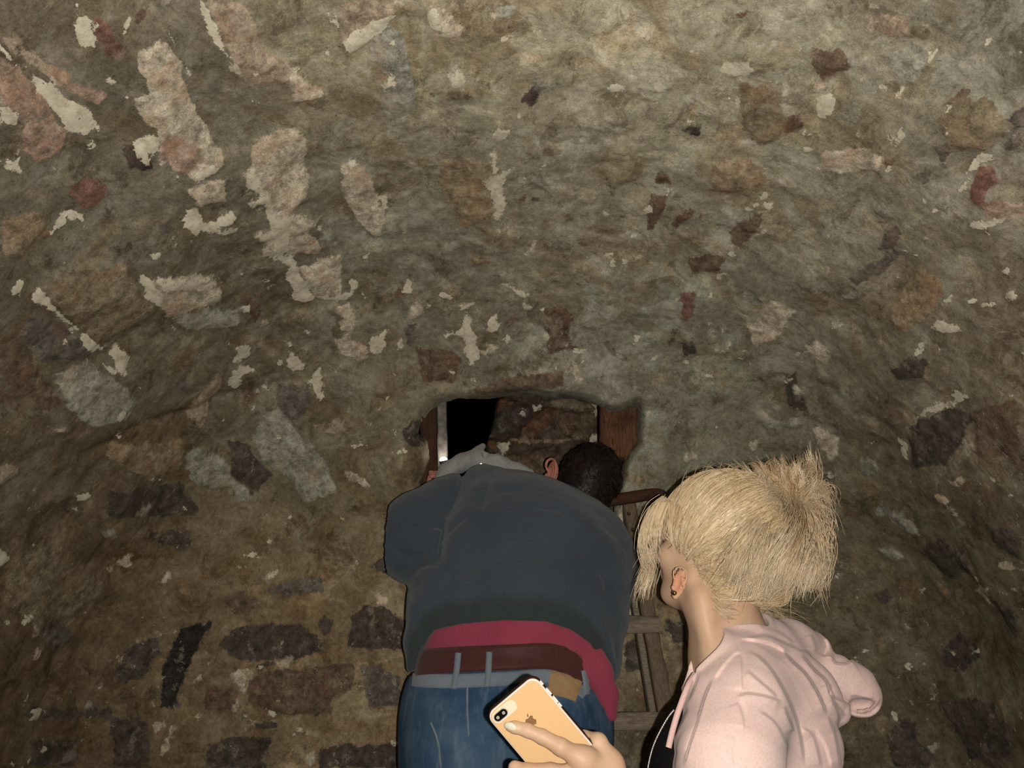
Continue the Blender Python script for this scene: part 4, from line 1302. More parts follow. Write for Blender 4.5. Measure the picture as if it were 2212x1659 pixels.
build_mesh('hood_glint', V, F, M_glow, MAN)['label'] = 'tiny glowing spot added for a glint on the collar'  # glowing dot added in place of a reflector's glint
# =================================================================== WOMAN
WOM = empty('person', (.42, 1.25, 0.0))
tag(WOM, 'blonde woman in pale pink hoodie holding up a phone, head turned to the opening', 'person')
PHI = math.radians(41)
def axes(yaw, pitch, roll):
    f = np.array([-math.sin(yaw)*math.cos(pitch), math.cos(yaw)*math.cos(pitch), math.sin(pitch)])
    r0 = np.array([math.cos(yaw), math.sin(yaw), 0.0]); u0 = np.cross(r0, f)
    r = r0*math.cos(roll)+u0*math.sin(roll); u = np.cross(r, f)
    return np.array([r, f, u])
WR = axes(PHI, math.radians(12), math.radians(-4))
WH = at_y(1548, 1178, 1.275)
WS = .112
EAR = at_y(1468, 1259, 1.203)
# ---- neck, shoulders, arms under the clothes
nk0 = at_y(1560, 1290, 1.285); nk1 = at_y(1590, 1440, 1.30)
SHL = S(1596, 1525, 1.17, 64); SHR = S(1668, 1510, 1.47, 66)
ELB = np.array([.235, 1.03, 1.085]); WRI = at_y(1334, 1722, 1.12)
HP = np.array([.44, 1.33, .95])
# ---- the hand that holds the phone: joints measured along each finger
DP = .985                              # phone back distance along the view axis
def H(px, py, d, r): return (at_depth(px, py, d), r*d/FPX)
fingers = [
 [H(1101, 1570, DP-.0075, 10.0), H(1112, 1571, DP-.0085, 12.5), H(1140, 1578, DP-.0115, 14.2), H(1172, 1592, DP-.014, 15.5), H(1212, 1614, DP-.020, 18.5), H(1262, 1642, DP-.014, 22)],          # index, laid flat on the back
 [H(1108, 1668, DP+.008, 11.5), H(1112, 1658, DP-.006, 13.0), H(1140, 1664, DP-.013, 14.5), H(1190, 1666, DP-.018, 17), H(1252, 1678, DP-.014, 22)],             # middle, round the left edge
 [H(1122, 1696, DP+.008, 11), H(1126, 1688, DP-.006, 12.5), H(1155, 1694, DP-.013, 14), H(1205, 1698, DP-.017, 16), H(1258, 1708, DP-.012, 20)],                 # ring
 [H(1150, 1722, DP+.006, 9.5), H(1158, 1718, DP-.006, 11), H(1182, 1722, DP-.011, 12), H(1220, 1726, DP-.013, 14), H(1268, 1736, DP-.008, 18)],                 # little
 [H(1196, 1606, DP+.030, 10.5), H(1224, 1600, DP+.029, 13.5), H(1262, 1594, DP+.024, 15.5), H(1292, 1604, DP+.010, 20), H(1316, 1652, DP+.004, 27)]]             # thumb, behind the right edge
kn = [f[-1] for f in fingers]
wr = (WRI, .0265)
palm = [(wr, (kn[0][0], .0165)), (wr, (kn[1][0], .0165)), (wr, (kn[2][0], .015)), (wr, (kn[3][0], .014)), (wr, kn[4]), ((kn[0][0]), kn[4])] if 0 else \
       [(wr, (kn[0][0], .0150)), (wr, (kn[1][0], .0155)), (wr, (kn[2][0], .0145)), (wr, (kn[3][0], .0135)), ((WRI+(kn[4][0]-WRI)*.2, .024), kn[4]), (kn[4], (kn[0][0], .0125))]
# phone frame
PU = RT*.765-UPV*(-.644); PU = RT*.765+UPV*.644; PV = RT*.640-UPV*.768          # across, down the phone
PN = np.cross(PU, PV); PN = -PN if PN @ FW > 0 else PN                       # towards the camera
PV = np.cross(PN, PU); PV = -PV if PV @ UPV > 0 else PV
PTL = at_depth(1047, 1547, DP)
PW, PL, PT = .0805, .160, .0105
def ph(a, b, c=0.0): return PTL+PU*a+PV*b+PN*c
def phone_box(P, grow=0.0):
    q = P-ph(PW/2, PL/2, -PT/2).astype(np.float32)
    x, y, z = q @ PU, q @ PV, q @ PN
    r = .011
    dx = np.maximum(np.abs(x)-PW/2+r, 0); dy = np.maximum(np.abs(y)-PL/2+r, 0)
    return np.maximum(np.hypot(dx, dy)-r, np.abs(z)-PT/2)-grow
def arm_hand(P):
    d = hand_sdf(P, fingers, palm, .010)
    d = smin(d, chain(P, [(WRI, .0245), (WRI+(ELB-WRI)*.35, .031), (ELB, .036)], .02), .02)
    # tendons and knuckle dimples
    for a, b in ((kn[0], wr), (kn[1], wr)):
        d = d-.0012*np.exp(-(rcone(P, a[0], b[0], .012, .012)/.006)**2)*0
    d = smax(d, -phone_box(P, .0003), .0015)
    # nail bed on the index finger
    return d
lo = np.minimum(at_depth(1080, 1760, DP-.05), at_depth(1400, 1540, DP+.06)); hi = np.maximum(at_depth(1080, 1760, DP-.05), at_depth(1400, 1540, DP+.06))
Vh, Fh = snet(arm_hand, lo-.01, hi+.01, .0016, 1)
def woman_body(P):
    d = head_sdf(P, WH, WR, WS)
    d = smin(d, rcone(P, nk0, nk1, .052, .054, (1, 1, 1)), .022)
    d = smin(d, rcone(P, at_y(1520, 1318, 1.262), at_y(1562, 1445, 1.272), .024, .030), .04)   # throat
    d = smin(d, rcone(P, at_y(1515, 1290, 1.235), at_y(1545, 1450, 1.235), .010, .012), .03)
    d = smin(d, ear_sdf(P, EAR, -WR[0]*.94-WR[1]*.34, WR[1]*.94-WR[0]*.34, WR[2]*.985+WR[1]*.17, .76), .005)
    d = smin(d, rcone(P, nk1, SHL[0]+[0, 0, -.02], .05, .035), .05)
    d = smin(d, rcone(P, nk1, SHR[0]+[0, 0, -.02], .05, .035), .05)
    d = smin(d, chain(P, [(nk1+[.035, .02, -.13], .055), (HP+[.01, 0, .15], .08)], .05), .05)
    d = smin(d, chain(P, [(SHL[0]+[0, 0, -.02], .036), (ELB, .034)], .03), .03)
    d = smin(d, chain(P, [(SHR[0]+[0, 0, -.02], .036), (SHR[0]+[.05, .03, -.30], .034), (SHR[0]+[-.02, .15, -.50], .026)], .03), .03)
    return d
V1, F1 = snet(woman_body, WH-[.20, .24, .23], WH+[.18, .20, .16], .0034, 1)
def woman_low(P):
    d = np.maximum(woman_body(P), P[..., 2]-(WH[2]-.215))
    for e in (-1, 1):
        hp = HP+WR[0]*[1, 1, 0]*e*.085; kne = np.array([hp[0], hp[1], .5]); an = np.array([hp[0], hp[1], .09])
        d = np.minimum(d, chain(P, [(HP+[0, 0, .1], .10), (hp, .082), (kne, .055), (an, .04)], .03))
    return d
V2, F2 = snet(woman_low, (.0, .95, .05), (.75, 1.75, WH[2]-.20), .014, 1)
hand2 = relaxed_hand(SHR[0]+[-.02, .15, -.50], (-.1, .5, -.85), (-.9, .2, .1), (-.2, -.8, -.3), .9, .35)
V3, F3 = snet(lambda P: hand_sdf(P, *hand2), SHR[0]+[-.17, .05, -.72], SHR[0]+[.12, .32, -.46], .004, 1)
n1, n2, n3 = len(V1), len(V2), len(V3)
WBODY = build_mesh('body', np.vstack([V1, V2, V3, Vh]), np.vstack([F1, F2+n1, F3+n1+n2, Fh+n1+n2+n3]), M_skin_w, WOM,
    attrs={'blush': np.clip(np.exp(-(np.linalg.norm(np.vstack([V1, V2, V3, Vh])-EAR, axis=1)/.020)**4)*.75, 0, 1)})
# ---- long white nail on the index finger
def nail(P):
    a = at_depth(1094, 1568, DP-.0085); b = at_depth(1110, 1572, DP-.0145)
    ax = (b-a)/np.linalg.norm(b-a)
    n = -FW; n = n-ax*(n@ax); n /= np.linalg.norm(n); s = np.cross(ax, n)
    return ellip(P, (a+b)/2, (.0092, .0058, .0028), np.array([ax, s, n]))
c = at_depth(1102, 1570, DP-.011)
V, F = snet(nail, c-.014, c+.014, .0009, 1)
sub_part(build_mesh('fingernail', V, F, M_nail, WOM), WBODY)['label'] = 'long white fingernail on the index finger'
# ---- ball stud in the ear lobe
EC = at_y(1457, 1281, 1.175)
th = np.linspace(0, math.pi, 16)
Vb, Fb = tube(np.stack([np.full(16, EC[0]), EC[1]-.0036*np.cos(th), np.full(16, EC[2])], 1), np.maximum(.0036*np.sin(th), 1e-5), 20)
build_mesh('earring', Vb, Fb, M_gold, WOM)['label'] = 'small gold ball earring'

# ---- hoodie
hood_pts = [S(1605, 1428, 1.25, 48), S(1650, 1402, 1.31, 50), S(1705, 1397, 1.36, 50), S(1748, 1408, 1.39, 48)]
hood_tip = [S(1735, 1450, 1.36, 44), S(1800, 1468, 1.38, 47), S(1846, 1492, 1.38, 42), S(1862, 1508, 1.375, 33)]
hood_low = [S(1690, 1430, 1.30, 36), S(1760, 1495, 1.305, 40), S(1808, 1535, 1.31, 29)]
collar = [S(1538, 1474, 1.215, 18), S(1560, 1425, 1.225, 30), S(1612, 1392, 1.26, 32), S(1650, 1378, 1.31, 30)]
folds_h = [([(1600, 1411), (1603, 1445), (1604, 1493)], 0.5), ([(1607, 1405), (1638, 1417), (1667, 1447), (1694, 1492), (1717, 1544), (1732, 1603), (1738, 1659)], 0.9), ([(1603, 1406), (1582, 1418), (1559, 1445), (1544, 1468)], 0.6), ([(1541, 1462), (1523, 1503), (1506, 1559), (1488, 1612), (1476, 1659)], -1.0), ([(1512, 1445), (1500, 1486), (1488, 1515)], -0.7), ([(1491, 1524), (1465, 1574), (1438, 1618), (1418, 1659)], -0.8), ([(1589, 1506), (1611, 1498), (1647, 1502), (1691, 1515)], 0.7), ([(1611, 1445), (1641, 1471), (1682, 1506)], 0.6), ([(1695, 1524), (1705, 1553), (1717, 1580)], 0.8), ([(1689, 1399), (1711, 1427), (1741, 1456), (1767, 1497), (1788, 1546)], 1.3), ([(1729, 1409), (1758, 1445), (1785, 1471), (1799, 1503), (1844, 1524)], 1.3), ([(1797, 1409), (1804, 1430), (1826, 1433), (1846, 1423)], 1.2), ([(1611, 1377), (1653, 1373), (1691, 1387), (1726, 1403), (1752, 1414)], 0.7), ([(1594, 1381), (1629, 1383), (1670, 1393), (1711, 1418)], -0.7), ([(1638, 1352), (1682, 1365), (1717, 1389)], 0.5), ([(1752, 1368), (1764, 1398), (1761, 1412)], 0.8), ([(1782, 1377), (1789, 1398), (1782, 1421)], -0.8), ([(1791, 1474), (1799, 1509), (1817, 1533), (1829, 1544)], 0.9), ([(1797, 1509), (1811, 1539), (1813, 1562)], 0.7), ([(1835, 1503), (1858, 1505), (1888, 1512)], -0.8), ([(1729, 1568), (1758, 1591), (1776, 1659)], 0.7), ([(1788, 1544), (1805, 1588), (1817, 1659)], 0.8), ([(1814, 1574), (1826, 1612), (1835, 1659)], 0.7), ([(1758, 1574), (1782, 1609), (1797, 1659)], -0.6), ([(1512, 1539), (1488, 1603), (1479, 1633)], 0.4), ([(1594, 1515), (1606, 1553), (1606, 1574)], 0.4), ([(1638, 1533), (1676, 1562), (1703, 1615)], 0.5), ([(1588, 1588), (1582, 1627), (1588, 1659)], 0.35)]
def hoodie(P):
    d = chain(P, [SHL, (SHL[0]*.6+nk1*.4+[0, 0, .0], .058), (SHR[0]*.4+nk1*.6, .064), SHR], .05)
    d = smin(d, chain(P, [S(1655, 1500, 1.31, 104), S(1662, 1600, 1.30, 131), S(1650, 1760, 1.30, 148)], .05, (1, 1.12, 1)), .09)
    d = smin(d, chain(P, [S(1592, 1536, 1.165, 74), S(1578, 1640, 1.12, 92), (ELB+[.012, .01, .02], .068)], .05), .065)     # sleeve
    d = smin(d, chain(P, [S(1580, 1545, 1.225, 46), S(1552, 1640, 1.21, 70), S(1528, 1760, 1.20, 92)], .05), .06)        # chest
    d = smin(d, chain(P, collar, .03), .04)
    hd = chain(P, hood_pts, .03)
    hd = smin(hd, chain(P, hood_tip, .03), .008)
    hd = smin(hd, chain(P, hood_low, .03), .009)
    hd = smax(hd, -ellip(P, at_y(1790, 1392, 1.47), (.05, .07, .035)), .012)
    hd = smax(hd, -ellip(P, at_y(1872, 1530, 1.345), (.030, .03, .012)), .006)     # hood mouth
    d = smin(d, hd, .022)
    d = d+folds(P, folds_h, 20, 9, .0048)+fbm(P*[8, 8, 4], 2, 101)*.003
    nd = smin(rcone(P, nk0+[0, 0, .06], nk1, .057, .059), ellip(P, at_y(1520, 1425, 1.225), (.045, .045, .05)), .02)      # neck hole with a rolled edge
    d = d-.0035*np.exp(-((nd-.006)/.005)**2)
    d = smax(d, -nd, .004)
    return d
V, F = snet(hoodie, (.11, .98, 1.20), (.66, 1.62, 1.62), .0040, 1)
V, F = refine(V, F, hoodie, 1); V, F = refine(V, F, hoodie, 1)
def hoodie_low(P):
    d = hoodie(P)
    d = smin(d, chain(P, [(HP+[.02, 0, .28], .155), (HP+[0, 0, .02], .16)], .05, (1, 1.15, 1)), .05)
    d = smin(d, chain(P, [(ELB+[.012, .01, .02], .066), (ELB+(WRI-ELB)*.45, .050)], .03), .02)
    d = smin(d, chain(P, [(SHR[0], .07), (SHR[0]+[.05, .03, -.30], .065), (SHR[0]+[-.02, .14, -.47], .045)], .03), .03)
    return np.maximum(np.maximum(d, P[..., 2]-1.215), HP[2]-.05-P[..., 2])
V2, F2 = snet(hoodie_low, (.05, .93, .86), (.74, 1.75, 1.235), .009, 1)
HOOD = build_mesh('hoodie', np.vstack([V, V2]), np.vstack([F, F2+len(V)]), M_pink, WOM)
# frayed edge piping of the hood mouth
E = np.array([at_y(a, b, Y) for a, b, Y in ((1853, 1537, 1.335), (1868, 1536, 1.335), (1884, 1529, 1.34), (1896, 1514, 1.35), (1899, 1498, 1.36), (1893, 1486, 1.37))])
Vt, Ft = tube(spline(E, 60), .0028, 8); Vt += fbm(Vt*260, 2, 103)[:, None]*.0016
sub_part(build_mesh('hood_edge', Vt, Ft, M_pinkd, WOM), HOOD)
# drawstring, zip and the top beneath, painted black for the shade in the gap
D = np.array([at_y(a, b, Y) for a, b, Y in ((1500, 1458, 1.20), (1487, 1480, 1.18), (1473, 1515, 1.17), (1461, 1550, 1.165), (1451, 1585, 1.165), (1444, 1615, 1.165))])
Vt, Ft = tube(spline(D, 50), .0042, 10)
sub_part(build_mesh('drawstring', Vt, Ft, M_pinkd, WOM), HOOD)['label'] = 'pale pink hood cord'
def top(P):
    return chain(P, [S(1500, 1500, 1.25, 22), S(1475, 1570, 1.235, 34), S(1462, 1640, 1.225, 52), S(1470, 1760, 1.23, 80)], .03)
V, F = snet(top, (.15, 1.08, 1.16), (.36, 1.36, 1.46), .006, 1)
build_mesh('top', V, F, M_black, WOM)['label'] = 'top under the open hoodie, black for the shade in the gap'
Z = np.array([at_y(a, b, 1.165) for a, b in ((1456, 1533), (1444, 1548), (1428, 1575), (1414, 1604), (1405, 1632), (1399, 1662), (1396, 1690))])
zc = spline(Z, 120)
Vt, Ft = tube(zc, .0012+.0006*(np.arange(120) % 3 == 0), 6)
sub_part(build_mesh('zipper', Vt, Ft, M_steel, WOM), HOOD)['label'] = 'metal zip along the open front edge'
def trousers(P):
    d = chain(P, [(HP+[0, 0, .03], .135), (HP+[0, 0, -.06], .13)], .03, (1, 1.1, 1))
    for e in (-1, 1):
        hp = HP+WR[0]*[1, 1, 0]*e*.085
        d = smin(d, chain(P, [(hp+[0, 0, -.05], .095), (np.array([hp[0], hp[1], .5]), .068), (np.array([hp[0], hp[1], .11]), .058)], .03), .03)
    return np.maximum(d, .10-P[..., 2])
V, F = snet(trousers, (.1, 1.05, .08), (.8, 1.62, 1.16), .014, 1)
build_mesh('trousers', V, F, M_jeans2, WOM)
for e in (-1, 1):
    hp = HP+WR[0]*[1, 1, 0]*e*.085; fd = WR[1]*[1, 1, 0]; fd = fd/np.linalg.norm(fd)
    def shoe2(P):
        d = rcone(P, np.array([hp[0], hp[1], .05])-fd*.03, np.array([hp[0], hp[1], .035])+fd*.15, .045, .036)
        d = smin(d, rcone(P, np.array([hp[0], hp[1], .05]), np.array([hp[0], hp[1], .12]), .045, .05), .03)
        return np.maximum(d, .004-P[..., 2])
    V, F = snet(shoe2, (hp[0]-.22, hp[1]-.12, -.01), (hp[0]+.1, hp[1]+.24, .16), .008, 1)
    build_mesh('shoe', V, F, M_shoe, WOM)

# ---- blonde hair: swept to a spiky tie at the back of the crown
TIE = at_y(1692, 1092, 1.285)
def WL(lat, fwd, up): return WH+WR[0]*lat+WR[1]*fwd+WR[2]*up
def hair_base(P):
    q = (P-WH.astype(np.float32)) @ WR.T.astype(np.float32)
    s = WS/.115
    d = ellip(q, (0, -.010*s, .032*s), (.085*s, .108*s, .094*s))
    d = smin(d, ellip(q, (0, -.050*s, -.045*s), (.066*s, .055*s, .050*s)), .03)
    d = smin(d, ellip(P, at_y(1622, 1258, 1.262), (.062, .052, .052)), .03)
    a, b, c = q[..., 0], q[..., 1], q[..., 2]
    # face, temple and ear left free
    front = np.interp(c, [-.12, -.06, -.045, -.02, .01, .04, .07, .10], [-.040, -.016, .004, .037, .068, .088, .098, .105])
    d = smax(d, b-front, .006)
    d = smax(d, -.085*s-c-.25*(b+.05), .01)
    t = (P-TIE.astype(np.float32)); u = np.linalg.norm(t, axis=-1)
    d = smin(d, ellip(P, TIE-(TIE-WH)*.15, (.045, .045, .045)), .03)
    # grooves converge on the tie
    R0 = (TIE-WH)/np.linalg.norm(TIE-WH); A = np.cross(R0, [0, 0, 1.0]); A /= np.linalg.norm(A); B = np.cross(R0, A)
    ang = np.arctan2(t @ B.astype(np.float32), t @ A.astype(np.float32))
    st = vnoise(np.stack([ang*11, u*6, u*0+3.3], -1), 5)-.5
    st2 = vnoise(np.stack([ang*30, u*9, u*0+1.3], -1), 6)-.5
    return d+st*.009+st2*.004
V, F = snet(hair_base, WH-.17, WH+[.24, .2, .18], .003, 1)
tn = np.clip(.45+fbm(V*[30, 30, 30], 3, 111)*.5, 0, 1)
HV, HF, HT = [V], [F], [tn]; nb = len(V)
def add_strand(pts, r0, r1, tone, sides=3, n=9):
    global nb
    c = spline(pts, n)
    rr = r0+(r1-r0)*np.linspace(0, 1, n)**1.6
    tv, tf = tube(c, rr, sides, False)
    HV.append(tv); HF.append(tf+nb); HT.append(np.clip(tone+np.linspace(-.05, .12, n).repeat(sides), 0, 1)); nb += len(tv)
Nn = vnormals(V, F)
# combed strands over the scalp, lifted onto the outside of the cap
cand = np.nonzero(np.linalg.norm(V-TIE, axis=1) > .045)[0]
pk = rng.choice(cand, min(4200, len(cand)), replace=False)
K = 6; PT_ = np.zeros((len(pk), K, 3))
for a, p in enumerate(pk):
    p0 = V[p]; dirt = TIE-p0; L = np.linalg.norm(dirt); ln = min(L*.92, rng.uniform(.03, .10))
    sag = rng.normal(0, .004, 3)
    for k in range(K): PT_[a, k] = p0+dirt/L*ln*k/(K-1)+sag*math.sin(math.pi*k/(K-1))
flat = PT_.reshape(-1, 3)
for _ in range(4):
    d = hair_base(flat.astype(np.float32)); o_ = flat-WH; o_ /= np.linalg.norm(o_, axis=1)[:, None]
    flat = flat+o_*np.clip(.0012-d, -.004, .03)[:, None]
PT_ = flat.reshape(len(pk), K, 3)
for a in range(len(pk)):
    PT_[a, 0] -= Nn[pk[a]]*.003
    add_strand(PT_[a], .00065, .0003, rng.uniform(.15, .95), 3, 10)
out = (TIE-WH)/np.linalg.norm(TIE-WH)
def lock(end, n, bow, spread=.006, r=.0011, tone=(.3, 1.0), root=.010, curl=.0):
    """a lock from the tie to an end point, bowed outwards, its strands converging a little at the tip"""
    end = np.asarray(end, float); L = np.linalg.norm(end-TIE); base = TIE+rng.normal(0, root, 3)
    side = np.cross(end-TIE, FW); side /= np.linalg.norm(side)+1e-9; cu = rng.normal(0, 1)*curl*L
    t0 = rng.uniform(*tone)
    for _ in range(int(n*1.8)):
        e = end+rng.normal(0, spread, 3)+(end-TIE)*rng.normal(0, .08)
        b = base+rng.normal(0, root*.55, 3); o1 = rng.normal(0, spread*.8, 3)
        bw = np.asarray(bow)*rng.uniform(.75, 1.25)
        pts = [b-out*.006, b+(e-b)*.3+bw*.75+o1*.5, b+(e-b)*.62+bw+o1+side*cu*.6, b+(e-b)*.86+bw*.45+o1+side*cu*.5, e-side*cu*.25]
        add_strand(pts, r*.62*rng.uniform(.7, 1.25), .00012, np.clip(t0+rng.normal(0, .14), 0, 1), 3, 11)
TOC = -FW
# short spiky fan standing up
for k in range(72):
    x = rng.uniform(1592, 1780); y = np.interp(x, [1592, 1620, 1680, 1720, 1750, 1780], [1024, 1000, 988, 990, 994, 1030])+abs(rng.normal(0, 22))
    lock(at_y(x, y, 1.285+rng.normal(0, .03)), 9, UPV*.010+RT*.004*np.sign(x-1690)+TOC*rng.uniform(.0, .02), .0014, .0010, (.05, .8), .013, .05)
for k in range(4): lock(at_y(rng.uniform(1738, 1764), rng.uniform(966, 1000), 1.29), 11, RT*.020+UPV*-.006, .0012, .0011, (.55, 1), .008)
# amber whorl round the tie
for k in range(60):
    a = rng.uniform(0, 2*math.pi); rr = rng.uniform(.028, .062)
    e = TIE+RT*math.cos(a)*rr+UPV*math.sin(a)*rr+TOC*rng.uniform(.0, .02)
    lock(e, 9, TOC*.022, .005, .0011, (.0, .45), .012, .08)
# right side tufts
for k in range(34):
    y = rng.uniform(1040, 1250); x = np.interp(y, [1040, 1100, 1180, 1250], [1775, 1788, 1792, 1782])+rng.uniform(-30, 8)
    lock(at_y(x, y, 1.27+rng.normal(0, .025)), 10, RT*.014+UPV*.018, .004, .0010, (.35, 1), .012, .07)
# the tail falling over the back of the head, towards the camera
for k in range(120):
    x = rng.uniform(1560, 1790); y = np.interp(x, [1560, 1620, 1700, 1760, 1790], [1238, 1275, 1282, 1272, 1240])-abs(rng.normal(0, 38))
    lock(at_y(x, y, np.interp(x, [1560, 1680, 1790], [1.165, 1.18, 1.225])+rng.normal(0, .012)), 13, TOC*.030+UPV*.016+RT*.010*np.sign(x-1650), .0045, .0011, (.3, 1), .013, .06)
# thin stray ends hanging lower
for (ax, ay, n) in ((1780, 1262, 9), (1768, 1250, 9), (1776, 1292, 5), (1722, 1268, 8), (1700, 1275, 8), (1660, 1290, 6), (1745, 1262, 8)):
    lock(at_y(ax, ay, 1.215), n, RT*.016+UPV*.02+TOC*.02, .003, .0009, (.5, 1), .01, .03)
# fringe lock in front of the face
for _ in range(230):
    w = rng.normal(0, .0035, 3); ph0 = rng.uniform(0, .6)
    a = [(1432, 1082, 1.285), (1412, 1105, 1.275), (1399, 1150, 1.27), (1396, 1190, 1.27), (1402, 1225, 1.27), (1392, 1262, 1.27), (1390, 1285, 1.27)]
    k = rng.integers(4, 8)
    pts = [at_y(x+3*math.sin(i*1.7+ph0*3), y, Y)+w*(1+.25*i) for i, (x, y, Y) in enumerate(a[:k])]
    add_strand(pts, .0006, .00015, rng.uniform(.45, 1), 3, 14)
for _ in range(70):
    x0 = rng.uniform(1412, 1438); e = rng.uniform(1165, 1215)
    add_strand([at_y(x0+10, 1085, 1.27), at_y(x0-4, 1120, 1.262), at_y(x0-9+rng.normal(0, 2), 1155, 1.262), at_y(x0-8+rng.normal(0, 3), e, 1.268)], .0006, .00015, rng.uniform(.3, .9), 3, 10)
# temple and nape wisps
for _ in range(170):
    s0 = np.array([rng.uniform(1560, 1680), rng.uniform(1300, 1338)]); Y = 1.215+.0012*(s0[0]-1560)
    e = s0+[rng.uniform(20, 95), rng.uniform(8, 46)]
    pts = [at_y(*(s0-[25, 22]), Y+.0), at_y(*s0, Y-.004), at_y(*((s0+e)/2+[0, rng.uniform(-10, 4)]), Y+.02), at_y(*e, Y+.05)]
    add_strand(pts, .0007, .00012, rng.uniform(.3, .9), 3, 9)
HL = spline(np.array([(1468, 1212, 1.205), (1488, 1242, 1.20), (1496, 1288, 1.205), (1532, 1332, 1.212), (1600, 1345, 1.235), (1650, 1338, 1.27)]), 60)
st_ = []
for _ in range(640):
    h_ = HL[rng.integers(0, 60)]; p0 = at_y(h_[0]+rng.normal(0, 5), h_[1]+rng.normal(0, 5), h_[2]); dr = TIE-p0; dr /= np.linalg.norm(dr)
    dr = dr+rng.normal(0, .13, 3); ln = rng.uniform(.02, .085)
    st_.append([p0+dr*ln*k/4+rng.normal(0, .0012, 3) for k in range(5)])
fl_s = np.array(st_).reshape(-1, 3)
for _ in range(4):
    d = hair_base(fl_s.astype(np.float32)); o_ = fl_s-WH; o_ /= np.linalg.norm(o_, axis=1)[:, None]
    fl_s = fl_s+o_*np.clip(.0008-d, -.02, .03)[:, None]
for q in fl_s.reshape(-1, 5, 3): add_strand(q, .0005, .0002, rng.uniform(.1, .85), 3, 9)
for _ in range(130):
    a0 = rng.uniform(-1.25, 1.0)
    v = np.array([rng.normal(0, .5), math.sin(a0), math.cos(a0)]); v /= np.linalg.norm(v)
    p0 = WL(*(v*np.array([.084, .103, .094])+np.array([0, -.014, .032])*1.0)); t = rng.normal(0, 1, 3); n = v @ WR; t -= n*(t@n); t /= np.linalg.norm(t)
    add_strand([p0-n*.003, p0+n*.005+t*.012, p0+n*rng.uniform(.004, .012)+t*.03], .0004, .0001, rng.uniform(.3, .9), 3, 7)
build_mesh('hair', np.vstack(HV), np.vstack(HF), M_blond, WOM, attrs={'tone': np.concatenate(HT)})['label'] = 'blonde hair swept back into a short spiky ponytail'

# =================================================================== PHONE
PH = empty('mobile_phone', ph(PW/2, PL, -PT/2))
tag(PH, 'gold phone in a clear case held up in the woman\'s left hand', 'phone')
def rrect(w, h, r, n=8):
    out = []
    for cx, cy, a0 in ((w-r, r, -90), (w-r, h-r, 0), (r, h-r, 90), (r, r, 180)):
        for k in range(n+1):
            a = math.radians(a0+90*k/n); out.append((cx+r*math.cos(a), cy+r*math.sin(a)))
    return out
def slab(name, prof, z0, z1, mat, bev=.0, lab=None, flat=False):
    """profile in phone coordinates (a, b) raised from z0 to z1 with a rounded rim"""
    prof = np.array(prof); c = prof.mean(0); n = len(prof)
    rings = [(0, z0), (0, z1-bev)]
    if bev:
        for k in range(1, 5):
            a = math.pi/2*k/4; rings.append((bev*(1-math.cos(a)), z1-bev+bev*math.sin(a)))
    else: rings.append((0, z1))
    V = []
    d = np.roll(prof, -1, 0)-np.roll(prof, 1, 0); d /= np.linalg.norm(d, axis=1)[:, None]+1e-9; nn = np.stack([-d[:, 1], d[:, 0]], 1)
    if np.sum((c-prof)*nn) < 0: nn = -nn
    for ins, z in rings:
        for p, q in zip(prof, nn): V.append(ph(*(p+q*ins), z))
    m = len(rings); faces = []
    for i in range(m-1):
        for j in range(n): faces.append((i*n+j, i*n+(j+1) % n, (i+1)*n+(j+1) % n, (i+1)*n+j))
    faces.append(tuple(range((m-1)*n, m*n))); faces.append(tuple(range(n))[::-1])
    o = poly_mesh(name, V, faces, mat, PH, smooth=False)
    import bmesh
    bm = bmesh.new(); bm.from_mesh(o.data); bmesh.ops.recalc_face_normals(bm, faces=bm.faces[:]); bm.to_mesh(o.data); bm.free()
    if lab: o['label'] = lab
    return o
def off(prof, a, b): return [(x+a, y+b) for x, y in prof]
slab('case', rrect(PW, PL, .0125), -PT, -.0035, M_phonedge, .001, 'outer edge of the case, darkened for its shadow line')
slab('case_rim', off(rrect(PW-.0016, PL-.0016, .0118), .0008, .0008), -.004, -.0012, M_case, .0022, 'clear rim of the case, highlight in its colour')
slab('back_cover', off(rrect(PW-.005, PL-.005, .0105), .0025, .0025), -.004, -.0004, M_phone, .0008, 'gold back of the phone')
slab('screen', off(rrect(PW-.006, PL-.006, .010), .003, .003), -PT-.0004, -PT+.001, M_screen)
slab('camera_cutout', off(rrect(.036, .0155, .0077), .0045, .0040), -.001, .0000, M_phonewhite, .0003, 'rounded camera opening of the case, flash reflection in its colour')
slab('camera_ring', off(rrect(.0205, .0115, .0057), .0062, .0060), -.001, .0006, M_lensring, .0003)
slab('camera', off(rrect(.0185, .0095, .0047), .0072, .0070), -.001, .0011, M_lensblk, .0003, 'black twin camera lens')
for x in (.0118, .0211):
    th = np.linspace(0, 2*math.pi, 21)[:-1]
    slab('lens', [(x+.0021*math.cos(t), .01175+.0021*math.sin(t)) for t in th], .0005, .00125, M_lensring)
